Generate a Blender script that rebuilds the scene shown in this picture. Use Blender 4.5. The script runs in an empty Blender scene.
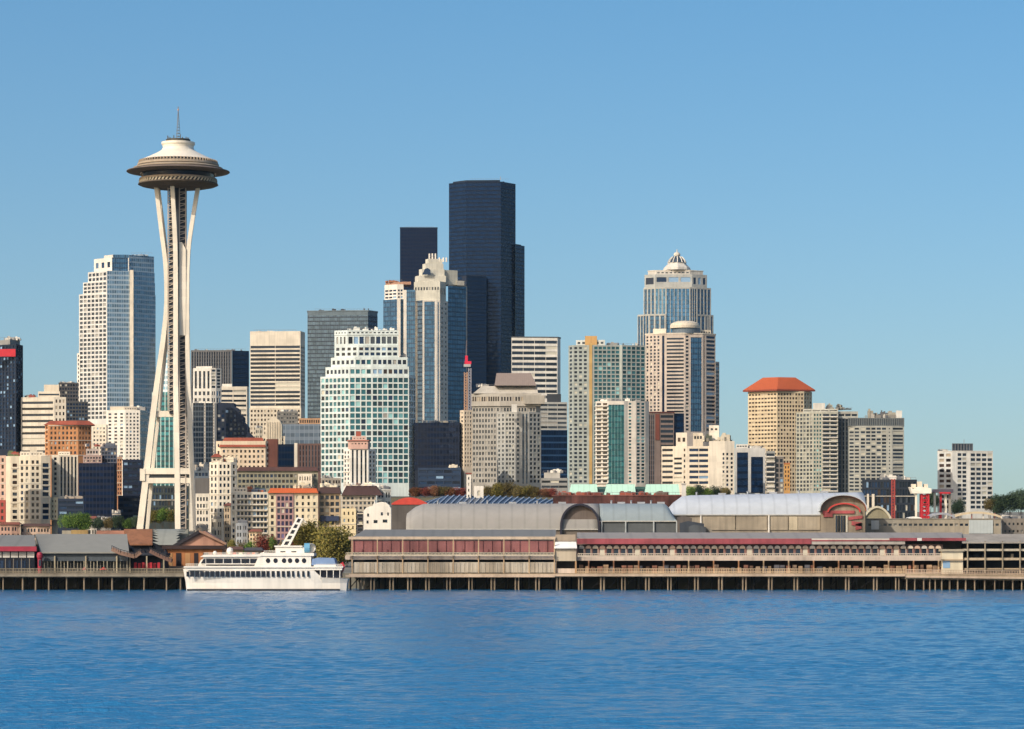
import bpy, math, random
import numpy as np
from mathutils import Vector, Matrix, noise
R = math.radians
SC = bpy.context.scene
COL = SC.collection

# ------------------------------------------------------------------ camera
F, H, YH, CX = 3000.0, 12.0, 542.0, 512.0          # focal length in px, eye height, horizon row, centre column
cam = bpy.data.cameras.new('camera')
cam.sensor_width = 36.0
cam.lens = 36.0 * F / 1024.0
cam.shift_y = (YH - 364.5) / 1024.0
cam.clip_start, cam.clip_end = 1.0, 60000.0
camo = bpy.data.objects.new('camera', cam)
camo.location = (0, 0, H)
camo.rotation_euler = (R(90), 0, 0)
COL.objects.link(camo)
SC.camera = camo

# ------------------------------------------------------------------ light
SUN_EL, SUN_AZ = 35.0, 43.0                        # azimuth measured from behind the camera towards the left
sd = Vector((-math.sin(R(SUN_AZ)) * math.cos(R(SUN_EL)), -math.cos(R(SUN_AZ)) * math.cos(R(SUN_EL)), math.sin(R(SUN_EL))))
world = bpy.data.worlds.new('World')
SC.world = world
world.use_nodes = True
wn, wl = world.node_tree.nodes, world.node_tree.links
wn.clear()
sky = wn.new('ShaderNodeTexSky')
sky.sky_type = 'NISHITA'
sky.sun_disc = False
sky.sun_elevation = R(SUN_EL)
sky.sun_rotation = math.atan2(sd.x, sd.y)
sky.altitude = 0
sky.air_density = 1.2
sky.dust_density = 4.0
sky.ozone_density = 1.0
tc = wn.new('ShaderNodeTexCoord')
sep = wn.new('ShaderNodeSeparateXYZ')
m1 = wn.new('ShaderNodeMath'); m1.operation = 'MULTIPLY_ADD'; m1.inputs[1].default_value = 1.3; m1.inputs[2].default_value = 0.08
cmb = wn.new('ShaderNodeCombineXYZ')
nrm = wn.new('ShaderNodeVectorMath'); nrm.operation = 'NORMALIZE'
hs = wn.new('ShaderNodeHueSaturation'); hs.inputs['Saturation'].default_value = 1.5; hs.inputs['Hue'].default_value = 0.497
bg = wn.new('ShaderNodeBackground'); bg.inputs['Strength'].default_value = 0.15
out = wn.new('ShaderNodeOutputWorld')
wl.new(tc.outputs['Generated'], sep.inputs[0])
wl.new(sep.outputs[0], cmb.inputs[0]); wl.new(sep.outputs[1], cmb.inputs[1])
wl.new(sep.outputs[2], m1.inputs[0]); wl.new(m1.outputs[0], cmb.inputs[2])
wl.new(cmb.outputs[0], nrm.inputs[0]); wl.new(nrm.outputs[0], sky.inputs[0])
wl.new(sky.outputs[0], hs.inputs['Color']); wl.new(hs.outputs[0], bg.inputs['Color']); wl.new(bg.outputs[0], out.inputs['Surface'])
sun = bpy.data.lights.new('sun', 'SUN')
sun.energy = 3.5
sun.angle = R(0.5)
sun.color = (1.0, 0.92, 0.82)
suno = bpy.data.objects.new('sun', sun)
suno.rotation_euler = (-sd).to_track_quat('-Z', 'Y').to_euler()
suno.location = (0, -50, 300)
COL.objects.link(suno)
SC.view_settings.view_transform = 'Standard'
SC.view_settings.look = 'None'
SC.view_settings.exposure = 0.2
SC.view_settings.gamma = 1.0
SC.view_settings.use_curve_mapping = False
SC.cycles.max_bounces = 5
SC.cycles.glossy_bounces = 3
SC.cycles.diffuse_bounces = 3

# ------------------------------------------------------------------ materials
def lin(c):
    if isinstance(c, str):
        c = [int(c[i:i + 2], 16) / 255 for i in (1, 3, 5)]
        return tuple(((x + 0.055) / 1.055) ** 2.4 if x > 0.04045 else x / 12.92 for x in c)
    return tuple(c)
_mats = {}
def base(name, rough=0.8, metal=0.0, spec=0.5):
    m = bpy.data.materials.new(name)
    m.use_nodes = True
    nt = m.node_tree
    b = nt.nodes['Principled BSDF']
    b.inputs['Roughness'].default_value = rough
    b.inputs['Metallic'].default_value = metal
    b.inputs['Specular IOR Level'].default_value = spec
    return m, nt, b
def N(nt, t, **kw):
    n = nt.nodes.new(t)
    for k, v in kw.items():
        if k.startswith('i_'):
            n.inputs[k[2:].replace('_', ' ')].default_value = v
        else:
            setattr(n, k, v)
    return n
def mixc(nt, fac, a, b, mode='MIX'):
    n = nt.nodes.new('ShaderNodeMix'); n.data_type = 'RGBA'; n.blend_type = mode
    for s, v in ((0, fac), (6, a), (7, b)):
        if hasattr(v, 'is_linked') or isinstance(v, bpy.types.NodeSocket):
            nt.links.new(v, n.inputs[s])
        else:
            n.inputs[s].default_value = v if s == 0 else (*v, 1)
    return n.outputs[2]
def wall(col, var=0.12, streak=0.18, rough=0.85, key=None, courses=0.0):
    """painted or rendered masonry: blotches, rain streaks, fine grain"""
    k = ('wall', col, var, streak, rough, courses)
    if k in _mats: return _mats[k]
    c = lin(col); gy = sum(c) / 3; c = tuple((x * .8 + gy * .2) * .88 for x in c)
    m, nt, b = base('wall_paint', rough, 0, 0.3)
    g = N(nt, 'ShaderNodeNewGeometry')
    n1 = N(nt, 'ShaderNodeTexNoise', i_Scale=0.12, i_Detail=4.0)
    nt.links.new(g.outputs['Position'], n1.inputs['Vector'])
    mp = N(nt, 'ShaderNodeMapping'); mp.inputs['Scale'].default_value = (0.9, 0.9, 0.05)
    nt.links.new(g.outputs['Position'], mp.inputs['Vector'])
    n2 = N(nt, 'ShaderNodeTexNoise', i_Scale=1.0, i_Detail=5.0)
    nt.links.new(mp.outputs[0], n2.inputs['Vector'])
    r1 = N(nt, 'ShaderNodeMapRange'); r1.inputs[1].default_value = 0.35; r1.inputs[2].default_value = 0.7
    r1.inputs[3].default_value = 1 + var * 0.5; r1.inputs[4].default_value = 1 - var
    nt.links.new(n1.outputs[0], r1.inputs[0])
    r2 = N(nt, 'ShaderNodeMapRange'); r2.inputs[1].default_value = 0.45; r2.inputs[2].default_value = 0.75
    r2.inputs[3].default_value = 1.0; r2.inputs[4].default_value = 1 - streak
    nt.links.new(n2.outputs[0], r2.inputs[0])
    mu = N(nt, 'ShaderNodeMath', operation='MULTIPLY')
    nt.links.new(r1.outputs[0], mu.inputs[0]); nt.links.new(r2.outputs[0], mu.inputs[1])
    last = mu.outputs[0]
    sz = N(nt, 'ShaderNodeSeparateXYZ'); nt.links.new(g.outputs['Position'], sz.inputs[0])
    jd = N(nt, 'ShaderNodeMath', operation='DIVIDE'); nt.links.new(sz.outputs[2], jd.inputs[0]); jd.inputs[1].default_value = 3.3
    jf = N(nt, 'ShaderNodeMath', operation='FLOOR'); nt.links.new(jd.outputs[0], jf.inputs[0])
    jx = N(nt, 'ShaderNodeMath', operation='DIVIDE'); nt.links.new(sz.outputs[0], jx.inputs[0]); jx.inputs[1].default_value = 4.7
    jg = N(nt, 'ShaderNodeMath', operation='FLOOR'); nt.links.new(jx.outputs[0], jg.inputs[0])
    jc = N(nt, 'ShaderNodeCombineXYZ'); nt.links.new(jf.outputs[0], jc.inputs[0]); nt.links.new(jg.outputs[0], jc.inputs[1])
    jn = N(nt, 'ShaderNodeTexWhiteNoise'); nt.links.new(jc.outputs[0], jn.inputs['Vector'])
    jr = N(nt, 'ShaderNodeMapRange'); jr.inputs[3].default_value = .93; jr.inputs[4].default_value = 1.04; nt.links.new(jn.outputs['Value'], jr.inputs[0])
    mj = N(nt, 'ShaderNodeMath', operation='MULTIPLY'); nt.links.new(last, mj.inputs[0]); nt.links.new(jr.outputs[0], mj.inputs[1]); last = mj.outputs[0]
    if courses:
        w = N(nt, 'ShaderNodeTexWave', bands_direction='Z', i_Scale=courses, i_Distortion=0.0)
        nt.links.new(g.outputs['Position'], w.inputs['Vector'])
        r3 = N(nt, 'ShaderNodeMapRange'); r3.inputs[1].default_value = 0.0; r3.inputs[2].default_value = 0.35
        r3.inputs[3].default_value = 0.72; r3.inputs[4].default_value = 1.0
        nt.links.new(w.outputs[1], r3.inputs[0])
        mu2 = N(nt, 'ShaderNodeMath', operation='MULTIPLY')
        nt.links.new(last, mu2.inputs[0]); nt.links.new(r3.outputs[0], mu2.inputs[1]); last = mu2.outputs[0]
    vm = N(nt, 'ShaderNodeVectorMath', operation='SCALE')
    vm.inputs[0].default_value = c
    nt.links.new(last, vm.inputs['Scale'])
    nt.links.new(vm.outputs[0], b.inputs['Base Color'])
    _mats[k] = m
    return m
def plain(col, rough=0.6, metal=0.0, var=0.15, scale=0.6):
    k = ('plain', col, rough, metal, var, scale)
    if k in _mats: return _mats[k]
    m, nt, b = base('coated_surface', rough, metal, 0.4)
    c = lin(col)
    g = N(nt, 'ShaderNodeNewGeometry')
    n1 = N(nt, 'ShaderNodeTexNoise', i_Scale=scale, i_Detail=5.0)
    nt.links.new(g.outputs['Position'], n1.inputs['Vector'])
    r1 = N(nt, 'ShaderNodeMapRange'); r1.inputs[1].default_value = 0.3; r1.inputs[2].default_value = 0.7
    r1.inputs[3].default_value = 1 + var * 0.6; r1.inputs[4].default_value = 1 - var
    nt.links.new(n1.outputs[0], r1.inputs[0])
    vm = N(nt, 'ShaderNodeVectorMath', operation='SCALE'); vm.inputs[0].default_value = c
    nt.links.new(r1.outputs[0], vm.inputs['Scale'])
    nt.links.new(vm.outputs[0], b.inputs['Base Color'])
    _mats[k] = m
    return m
def pane(kind):
    """window pane: dark glass, some of them lighter, with blinds"""
    k = ('pane', kind)
    if k in _mats: return _mats[k]
    dark, mid, light, share = {
        'dark': ('#0e141c', '#2a3440', '#b5b09f', 0.86), 'navy': ('#0a1526', '#1b3350', '#7d9ab3', 0.88),
        'warm': ('#1b1512', '#4a3a30', '#a39580', 0.86), 'teal': ('#123036', '#2a6068', '#7fb0b0', 0.9), 'mint': ('#183a42', '#2c646c', '#86aeac', 0.9),
        'violet': ('#161426', '#363052', '#6c6488', 0.9), 'grey': ('#1c2228', '#454c52', '#8f8c84', 0.85)}[kind]
    m, nt, b = base('window_glass', 0.12, 0.0, 0.35)
    oi = N(nt, 'ShaderNodeObjectInfo'); g = N(nt, 'ShaderNodeNewGeometry')
    ad = N(nt, 'ShaderNodeMath', operation='ADD'); fr = N(nt, 'ShaderNodeMath', operation='FRACT')
    nt.links.new(oi.outputs['Random'], ad.inputs[0]); nt.links.new(g.outputs['Random Per Island'], ad.inputs[1])
    nt.links.new(ad.outputs[0], fr.inputs[0])
    cr = N(nt, 'ShaderNodeValToRGB'); e = cr.color_ramp.elements
    e[0].color = (*lin(dark), 1); e[1].position = share; e[1].color = (*lin(mid), 1)
    x = e.new(min(share + 0.03, 0.99)); x.color = (*lin(light), 1)
    nt.links.new(fr.outputs[0], cr.inputs[0]); nt.links.new(cr.outputs[0], b.inputs['Base Color'])
    _mats[k] = m
    return m
def curtain(glass, span, mull, pw=1.5, fh=3.6, metal=0.55, spf=0.32, mw=0.07, var=0.35, tilt=0.02, rough=0.09):
    """curtain wall on metre UVs: panes of slightly different tint and tilt, spandrel rows, mullions"""
    k = ('curt', glass, span, mull, pw, fh, metal, spf, mw, var)
    if k in _mats: return _mats[k]
    m, nt, b = base('curtain_wall', rough, metal, 0.2 if metal < .45 else .5)
    uv = N(nt, 'ShaderNodeUVMap')
    sp = N(nt, 'ShaderNodeSeparateXYZ'); nt.links.new(uv.outputs[0], sp.inputs[0])
    def div(sock, d):
        n = N(nt, 'ShaderNodeMath', operation='DIVIDE'); nt.links.new(sock, n.inputs[0]); n.inputs[1].default_value = d; return n.outputs[0]
    def op(o, a, v=None):
        n = N(nt, 'ShaderNodeMath', operation=o); nt.links.new(a, n.inputs[0])
        if v is not None:
            if isinstance(v, float): n.inputs[1].default_value = v
            else: nt.links.new(v, n.inputs[1])
        return n.outputs[0]
    U, V = div(sp.outputs[0], pw), div(sp.outputs[1], fh)
    fu, fv = op('FRACT', U), op('FRACT', V)
    cell = N(nt, 'ShaderNodeCombineXYZ'); nt.links.new(op('FLOOR', U), cell.inputs[0]); nt.links.new(op('FLOOR', V), cell.inputs[1])
    wnz = N(nt, 'ShaderNodeTexWhiteNoise'); nt.links.new(cell.outputs[0], wnz.inputs['Vector'])
    r = N(nt, 'ShaderNodeMapRange'); r.inputs[3].default_value = 1 - var; r.inputs[4].default_value = 1 + var
    nt.links.new(wnz.outputs['Value'], r.inputs[0])
    vm = N(nt, 'ShaderNodeVectorMath', operation='SCALE'); vm.inputs[0].default_value = lin(glass)
    nt.links.new(r.outputs[0], vm.inputs['Scale'])
    isspan = op('LESS_THAN', fv, spf)
    c1 = mixc(nt, isspan, vm.outputs[0], lin(span))
    ismull = op('LESS_THAN', fu, mw / pw * 1.0 + 0.0)
    c2 = mixc(nt, ismull, c1, lin(mull))
    nt.links.new(c2, b.inputs['Base Color'])
    mt = N(nt, 'ShaderNodeMath', operation='MAXIMUM'); nt.links.new(isspan, mt.inputs[0]); nt.links.new(ismull, mt.inputs[1])
    r2 = N(nt, 'ShaderNodeMapRange'); r2.inputs[3].default_value = metal; r2.inputs[4].default_value = metal * 0.5
    nt.links.new(mt.outputs[0], r2.inputs[0]); nt.links.new(r2.outputs[0], b.inputs['Metallic'])
    r3 = N(nt, 'ShaderNodeMapRange'); r3.inputs[3].default_value = rough; r3.inputs[4].default_value = 0.4
    nt.links.new(mt.outputs[0], r3.inputs[0]); nt.links.new(r3.outputs[0], b.inputs['Roughness'])
    g = N(nt, 'ShaderNodeNewGeometry')
    sb = N(nt, 'ShaderNodeVectorMath', operation='SUBTRACT'); sb.inputs[1].default_value = (0.5, 0.5, 0.5)
    nt.links.new(wnz.outputs['Color'], sb.inputs[0])
    sc = N(nt, 'ShaderNodeVectorMath', operation='SCALE'); sc.inputs['Scale'].default_value = tilt
    nt.links.new(sb.outputs[0], sc.inputs[0])
    av = N(nt, 'ShaderNodeVectorMath', operation='ADD'); nt.links.new(g.outputs['Normal'], av.inputs[0]); nt.links.new(sc.outputs[0], av.inputs[1])
    nn = N(nt, 'ShaderNodeVectorMath', operation='NORMALIZE'); nt.links.new(av.outputs[0], nn.inputs[0])
    nt.links.new(nn.outputs[0], b.inputs['Normal'])
    _mats[k] = m
    return m
def sheet_roof(col, pitch=2.2, rough=0.45, axis='X', metal=0.3):
    """standing-seam or corrugated roofing with seams and weathering"""
    k = ('roof', col, pitch, rough, axis, metal)
    if k in _mats: return _mats[k]
    m, nt, b = base('sheet_roofing', rough, metal, 0.4)
    g = N(nt, 'ShaderNodeNewGeometry')
    w = N(nt, 'ShaderNodeTexWave', bands_direction=axis, i_Scale=0.314 / pitch * 2 / 2, i_Distortion=0.0)
    nt.links.new(g.outputs['Position'], w.inputs['Vector'])
    r = N(nt, 'ShaderNodeMapRange'); r.inputs[1].default_value = 0.0; r.inputs[2].default_value = 0.12
    r.inputs[3].default_value = 0.88; r.inputs[4].default_value = 1.0
    nt.links.new(w.outputs[1], r.inputs[0])
    n1 = N(nt, 'ShaderNodeTexNoise', i_Scale=0.5, i_Detail=6.0); nt.links.new(g.outputs['Position'], n1.inputs['Vector'])
    r1 = N(nt, 'ShaderNodeMapRange'); r1.inputs[1].default_value = 0.3; r1.inputs[2].default_value = 0.72
    r1.inputs[3].default_value = 1.03; r1.inputs[4].default_value = 0.93
    nt.links.new(n1.outputs[0], r1.inputs[0])
    mu = N(nt, 'ShaderNodeMath', operation='MULTIPLY'); nt.links.new(r.outputs[0], mu.inputs[0]); nt.links.new(r1.outputs[0], mu.inputs[1])
    vm = N(nt, 'ShaderNodeVectorMath', operation='SCALE'); vm.inputs[0].default_value = lin(col)
    nt.links.new(mu.outputs[0], vm.inputs['Scale']); nt.links.new(vm.outputs[0], b.inputs['Base Color'])
    _mats[k] = m
    return m

# ------------------------------------------------------------------ geometry helpers
def wx(px, D): return (px - CX) * D / F
def wz(py, D): return H + (YH - py) * D / F
class MB:
    """collects faces of ONE part and links them as one mesh object"""
    def __init__(s): s.v = []; s.f = []; s.uv = []; s.smooth = []
    def face(s, pts, uv=None, smooth=False):
        i = len(s.v)
        s.v += [tuple(p) for p in pts]
        s.f.append(tuple(range(i, i + len(pts))))
        s.uv += uv if uv else [(0.3, 0.5)] * len(pts)
        s.smooth.append(smooth)
    def box(s, x0, x1, y0, y1, z0, z1):
        a = [(x0, y0, z0), (x1, y0, z0), (x1, y1, z0), (x0, y1, z0), (x0, y0, z1), (x1, y0, z1), (x1, y1, z1), (x0, y1, z1)]
        for q in ((0, 1, 5, 4), (1, 2, 6, 5), (2, 3, 7, 6), (3, 0, 4, 7), (4, 5, 6, 7), (3, 2, 1, 0)):
            p = [a[i] for i in q]
            s.face(p, [(p[0][0] - x0 + p[0][1] - y0, p[0][2]) and ((pp[0] - x0) + (pp[1] - y0), pp[2]) for pp in p])
    def beam(s, a, b, w, d=None, up=None):
        a, b = Vector(a), Vector(b); d = d or w
        t = (b - a).normalized()
        u = t.cross(Vector(up) if up else (Vector((0, 1, 0)) if abs(t.y) < 0.9 else Vector((0, 0, 1)))).normalized()
        n = t.cross(u).normalized()
        c = [(-1, -1), (1, -1), (1, 1), (-1, 1)]
        A = [a + u * (i * w / 2) + n * (j * d / 2) for i, j in c]
        B = [b + u * (i * w / 2) + n * (j * d / 2) for i, j in c]
        for i in range(4):
            j = (i + 1) % 4
            s.face([A[i], A[j], B[j], B[i]])
        s.face(A[::-1]); s.face(B)
    def prism(s, poly, z0, z1):
        n = len(poly)
        for i in range(n):
            a, b = poly[i], poly[(i + 1) % n]
            s.face([(a[0], a[1], z0), (b[0], b[1], z0), (b[0], b[1], z1), (a[0], a[1], z1)])
        s.face([(p[0], p[1], z1) for p in poly]); s.face([(p[0], p[1], z0) for p in poly][::-1])
    def taper(s, poly0, z0, poly1, z1):
        n = len(poly0)
        for i in range(n):
            j = (i + 1) % n
            s.face([(*poly0[i], z0), (*poly0[j], z0), (*poly1[j], z1), (*poly1[i], z1)])
        s.face([(*p, z1) for p in poly1]); s.face([(*p, z0) for p in poly0][::-1])
    def lathe(s, prof, cx, cy, n=48, smooth=True, closed=False):
        for i in range(len(prof) - 1):
            (r0, z0), (r1, z1) = prof[i], prof[i + 1]
            for k in range(n):
                a, b = 2 * math.pi * k / n, 2 * math.pi * (k + 1) / n
                q = [(cx + r0 * math.cos(a), cy + r0 * math.sin(a), z0), (cx + r0 * math.cos(b), cy + r0 * math.sin(b), z0),
                     (cx + r1 * math.cos(b), cy + r1 * math.sin(b), z1), (cx + r1 * math.cos(a), cy + r1 * math.sin(a), z1)]
                if r0 < 1e-4: q = [q[0], q[2], q[3]]
                elif r1 < 1e-4: q = q[:3]
                s.face(q, None, smooth)
    def extrude_y(s, outline, y0, y1):
        """outline: [(x, z)] clockwise or not; a slab between two depths"""
        n = len(outline)
        for i in range(n):
            a, b = outline[i], outline[(i + 1) % n]
            s.face([(a[0], y0, a[1]), (b[0], y0, b[1]), (b[0], y1, b[1]), (a[0], y1, a[1])])
        s.face([(p[0], y0, p[1]) for p in outline]); s.face([(p[0], y1, p[1]) for p in outline][::-1])
    def build(s, name, mat, parent=None, kind=None, label=None, weld=False):
        me = bpy.data.meshes.new(name)
        off = Vector(parent['_o']) if parent is not None and '_o' in parent else Vector((0, 0, 0))
        me.from_pydata([(p[0] - off.x, p[1] - off.y, p[2] - off.z) for p in s.v], [], s.f)
        uvl = me.uv_layers.new(name='UVMap')
        uvl.data.foreach_set('uv', [c for u in s.uv for c in u])
        me.polygons.foreach_set('use_smooth', s.smooth)
        if weld:
            import bmesh
            bm = bmesh.new(); bm.from_mesh(me); bmesh.ops.remove_doubles(bm, verts=bm.verts, dist=1e-4)
            bmesh.ops.recalc_face_normals(bm, faces=bm.faces); bm.to_mesh(me); bm.free()
        me.materials.append(mat)
        o = bpy.data.objects.new(name, me)
        COL.objects.link(o)
        if parent is not None:
            o.parent = parent
            if '_o' in parent and parent.parent is None and parent.type != 'EMPTY': pass
        if kind: o['kind'] = kind
        if label: o['label'] = label
        return o
roots = []
def thing(name, label, cat, x, y, z=0.0, group=None):
    o = bpy.data.objects.new(name, None)
    o.empty_display_size = 3
    o.location = (x, y, z)
    o['label'] = label; o['category'] = cat
    if group: o['group'] = group
    o['_o'] = (x, y, z)
    COL.objects.link(o)
    roots.append(o)
    return o
def sub(mb, name, mat, part, root):
    """sub-part: parent is a mesh part whose own origin coincides with the thing's"""
    o = mb.build(name, mat, root)
    o.parent = part
    return o
_cubes = {}
def cube_mesh(mat, name='window'):
    k = (mat.name, name)
    if k not in _cubes:
        mb = MB(); mb.box(-.5, .5, -.5, .5, -.5, .5)
        me = bpy.data.meshes.new(name); me.from_pydata(mb.v, [], mb.f)
        import bmesh
        bm = bmesh.new(); bm.from_mesh(me); bmesh.ops.remove_doubles(bm, verts=bm.verts, dist=1e-4); bm.to_mesh(me); bm.free()
        me.materials.append(mat)
        _cubes[k] = me
    return _cubes[k]
def cube_part(name, mat, root, loc, scale, rz=0.0, parent=None):
    o = bpy.data.objects.new(name, cube_mesh(mat, name))
    COL.objects.link(o)
    off = Vector(root['_o'])
    o.location = Vector(loc) - off; o.scale = scale; o.rotation_euler = (0, 0, rz)
    o.parent = parent or root
    return o

# facade specs ------------------------------------------------------------
def G(nx, nz, wf=0.5, hf=0.55, pane_='dark', m=(0.4, 0.4), tb=(0.6, 0.4), d=0.35, name='window', slab=0.0, sill=None, fin=0.0):
    wf, hf = min(wf * 1.16, max(wf, .8)), min(hf * 1.14, max(hf, .76))
    return dict(t='grid', nx=nx, nz=nz, wf=wf, hf=hf, mat=pane_, m=m, tb=tb, d=d, name=name, slab=slab, fin=fin)
def Bn(nz, hf=0.5, pane_='dark', m=(0.3, 0.3), tb=(0.6, 0.4), slab=0.0, nx=1, wf=0.97, d=0.35, fin=0.0):
    return dict(t='grid', nx=nx, nz=nz, wf=wf, hf=hf, mat=pane_, m=m, tb=tb, d=d, name='window_band', slab=slab, fin=fin)
def S(nx, wf, cm, m=(0.3, 0.3), tb=(1.5, 0.2), d=0.3):
    return dict(t='strip', nx=nx, wf=wf, cm=cm, m=m, tb=tb, d=d)
def C(cm, tb=(0.0, 0.0)): return dict(t='glass', cm=cm, tb=tb)

class Building:
    def __init__(s, name, label, D, px, cat='building', group=None, ground=6.0, lim=100):
        s.D = D; s.ground = ground
        s.root = thing(name, label, cat, wx(px, D), D, ground, group)
        s.count = {}; s.rest = {}; s.lim = lim
        s.rng = random.Random(int(px * 13 + D))
    def W(s, px, dy=0.0): return (wx(px, s.D + dy), s.D + dy)
    def poly(s, pts, depth=22.0):
        front = [s.W(px, dy) for px, dy in pts]
        if len(pts) == 3 and depth is None:
            L, Cc, Rr = front
            return front + [(L[0] + Rr[0] - Cc[0], L[1] + Rr[1] - Cc[1])]
        depth = depth or 22.0
        db = max(dy for _, dy in pts) + depth
        return front + [s.W(pts[-1][0] - 0.8, db), s.W(pts[0][0] + 0.8, db)]
    def tier(s, pts, top, bot, specs, mat, depth=22.0, cornice=None, name='wall', roof=None, foot=None, floor_z=None):
        D = s.D
        z1 = wz(top, D); z0 = wz(bot, D) if bot is not None else s.ground
        zg = s.ground if foot is None else wz(foot, D)
        poly = s.poly(pts, depth)
        mb = MB()
        nf = len(pts) - 1
        if not isinstance(specs, (list, tuple)): specs = [specs] * nf
        for i in range(len(poly)):
            A, B = Vector(poly[i]), Vector(poly[(i + 1) % len(poly)])
            sp = specs[i] if i < nf else None
            if z0 > zg + 0.01: s._q(mb, A, B, zg, z0)
            if sp is None: s._q(mb, A, B, z0, z1)
            else: s.facade(mb, A, B, z0, z1, sp)
        mb.face([(p[0], p[1], z1) for p in poly]); mb.face([(p[0], p[1], zg) for p in poly][::-1])
        o = mb.build(name, mat, s.root)
        if cornice:
            ch, cp, cm = cornice
            c = MB()
            cen = Vector((sum(p[0] for p in poly) / len(poly), sum(p[1] for p in poly) / len(poly)))
            outp = []
            for p in poly:
                v = Vector(p) - cen; outp.append(tuple(Vector(p) + v.normalized() * cp * 1.3))
            c.prism(outp, z1 + 0.01, z1 + ch)
            c.build('cornice', cm, s.root)
        return o
    def _q(s, mb, A, B, z0, z1, off=0.0):
        L = (B - A).length
        mb.face([(A.x, A.y, z0), (B.x, B.y, z0), (B.x, B.y, z1), (A.x, A.y, z1)], [(0, z0), (L, z0), (L, z1), (0, z1)])
    def facade(s, mb, A, B, z0, z1, sp):
        d = B - A; L = d.length
        if L < 0.5: s._q(mb, A, B, z0, z1); return
        u = d / L; n = Vector((u.y, -u.x))
        rz = math.atan2(u.y, u.x)
        if sp['t'] == 'glass':
            zb, zt = z0 + sp['tb'][1], z1 - sp['tb'][0]
            s._q(mb, A, B, z0, z1)
            g = MB(); a, b = A + n * 0.08, B + n * 0.08
            s._q(g, a, b, zb, zt)
            # closed thin box behind the sheet's edge
            for p, q in (((a.x, a.y), (A.x, A.y)), ((B.x, B.y), (b.x, b.y))):
                g.face([(*q, zb), (*p, zb), (*p, zt), (*q, zt)])
            g.build('glass_wall', sp['cm'], s.root)
            return
        mt, mbm = sp['tb']; ml, mr = sp['m']
        if sp['t'] == 'strip':
            nx, nz, wf = sp['nx'], 1, sp['wf']; hf = 1.0
        else:
            nx, nz, wf, hf = sp['nx'], sp['nz'], sp['wf'], sp['hf']
        H0, H1 = z0 + mbm, z1 - mt
        cw = (L - ml - mr) / nx; ch = (H1 - H0) / nz
        ww, wh = cw * wf, ch * hf
        dd = sp['d']
        P3 = lambda t, z, k=0.0: (A.x + u.x * t - n.x * k, A.y + u.y * t - n.y * k, z)
        def quad(t0, t1, a, b):
            if t1 - t0 > 1e-4 and b - a > 1e-4: mb.face([P3(t0, a), P3(t1, a), P3(t1, b), P3(t0, b)])
        t = 0.0
        for i in range(nx):
            c = ml + cw * (i + 0.5); a, b = c - ww / 2, c + ww / 2
            quad(t, a, z0, z1); t = b
            zz = z0
            for k in range(nz):
                zc = H0 + ch * (k + 0.5); w0, w1 = zc - wh / 2, zc + wh / 2
                quad(a, b, zz, w0); zz = w1
                mb.face([P3(a, w0), P3(b, w0), P3(b, w0, dd), P3(a, w0, dd)])
                mb.face([P3(a, w1, dd), P3(b, w1, dd), P3(b, w1), P3(a, w1)])
                mb.face([P3(a, w0), P3(a, w0, dd), P3(a, w1, dd), P3(a, w1)])
                mb.face([P3(b, w0, dd), P3(b, w0), P3(b, w1), P3(b, w1, dd)])
                if sp['t'] == 'strip':
                    g = MB()
                    g.face([P3(a, w0, dd), P3(b, w0, dd), P3(b, w1, dd), P3(a, w1, dd)], [(a, w0), (b, w0), (b, w1), (a, w1)])
                    g.face([P3(b, w0, dd + .2), P3(a, w0, dd + .2), P3(a, w1, dd + .2), P3(b, w1, dd + .2)])
                    g.build('glass_strip', sp['cm'], s.root)
                else:
                    pc = P3(c, zc, dd + 0.06)
                    pm = sp['mat']
                    if s.D < 1720 and sp['name'] == 'window' and s.rng.random() < .3: pm = s.rng.choice(['dark', 'grey', 'navy'] if sp['mat'] in ('mint', 'teal') and s.rng.random() < .4 else ([sp['mat']] if sp['mat'] in ('mint', 'teal') else ['dark', 'warm', 'grey', 'navy']))
                    s.window(sp['name'], pane(pm), pc, (ww + 0.05, 0.1, wh + 0.05), rz)
            quad(a, b, zz, z1)
        quad(t, L, z0, z1)
        if sp['t'] == 'grid' and nz >= 5 and s.D < 1600 and not sp.get('slab') and sp['name'] == 'window':
            for k in range(0, nz + 1, 3):
                if s.count.get('string_course', 0) >= 40: break
                s.count['string_course'] = s.count.get('string_course', 0) + 1
                zc = H0 + ch * k; q = MB()
                q.prism([P3(.1, 0, -.22)[:2], P3(L - .1, 0, -.22)[:2], P3(L - .1, 0, .02)[:2], P3(.1, 0, .02)[:2]], zc - .16, zc + .16)
                q.build('string_course', mb_mat[1], s.root)
        if sp.get('slab'):
            for k in range(nz):
                zc = H0 + ch * k
                q = MB(); e = sp['slab']
                pts = [P3(ml * .5, 0, -e), P3(L - mr * .5, 0, -e), P3(L - mr * .5, 0, 0.02), P3(ml * .5, 0, 0.02)]
                q.prism([(p[0], p[1]) for p in pts], zc - 0.1, zc + ch * 0.2)
                if s.count.get('balcony', 0) < 60:
                    s.count['balcony'] = s.count.get('balcony', 0) + 1
                    q.build('balcony', sp.get('slabmat') or mb_mat[0], s.root)
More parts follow.
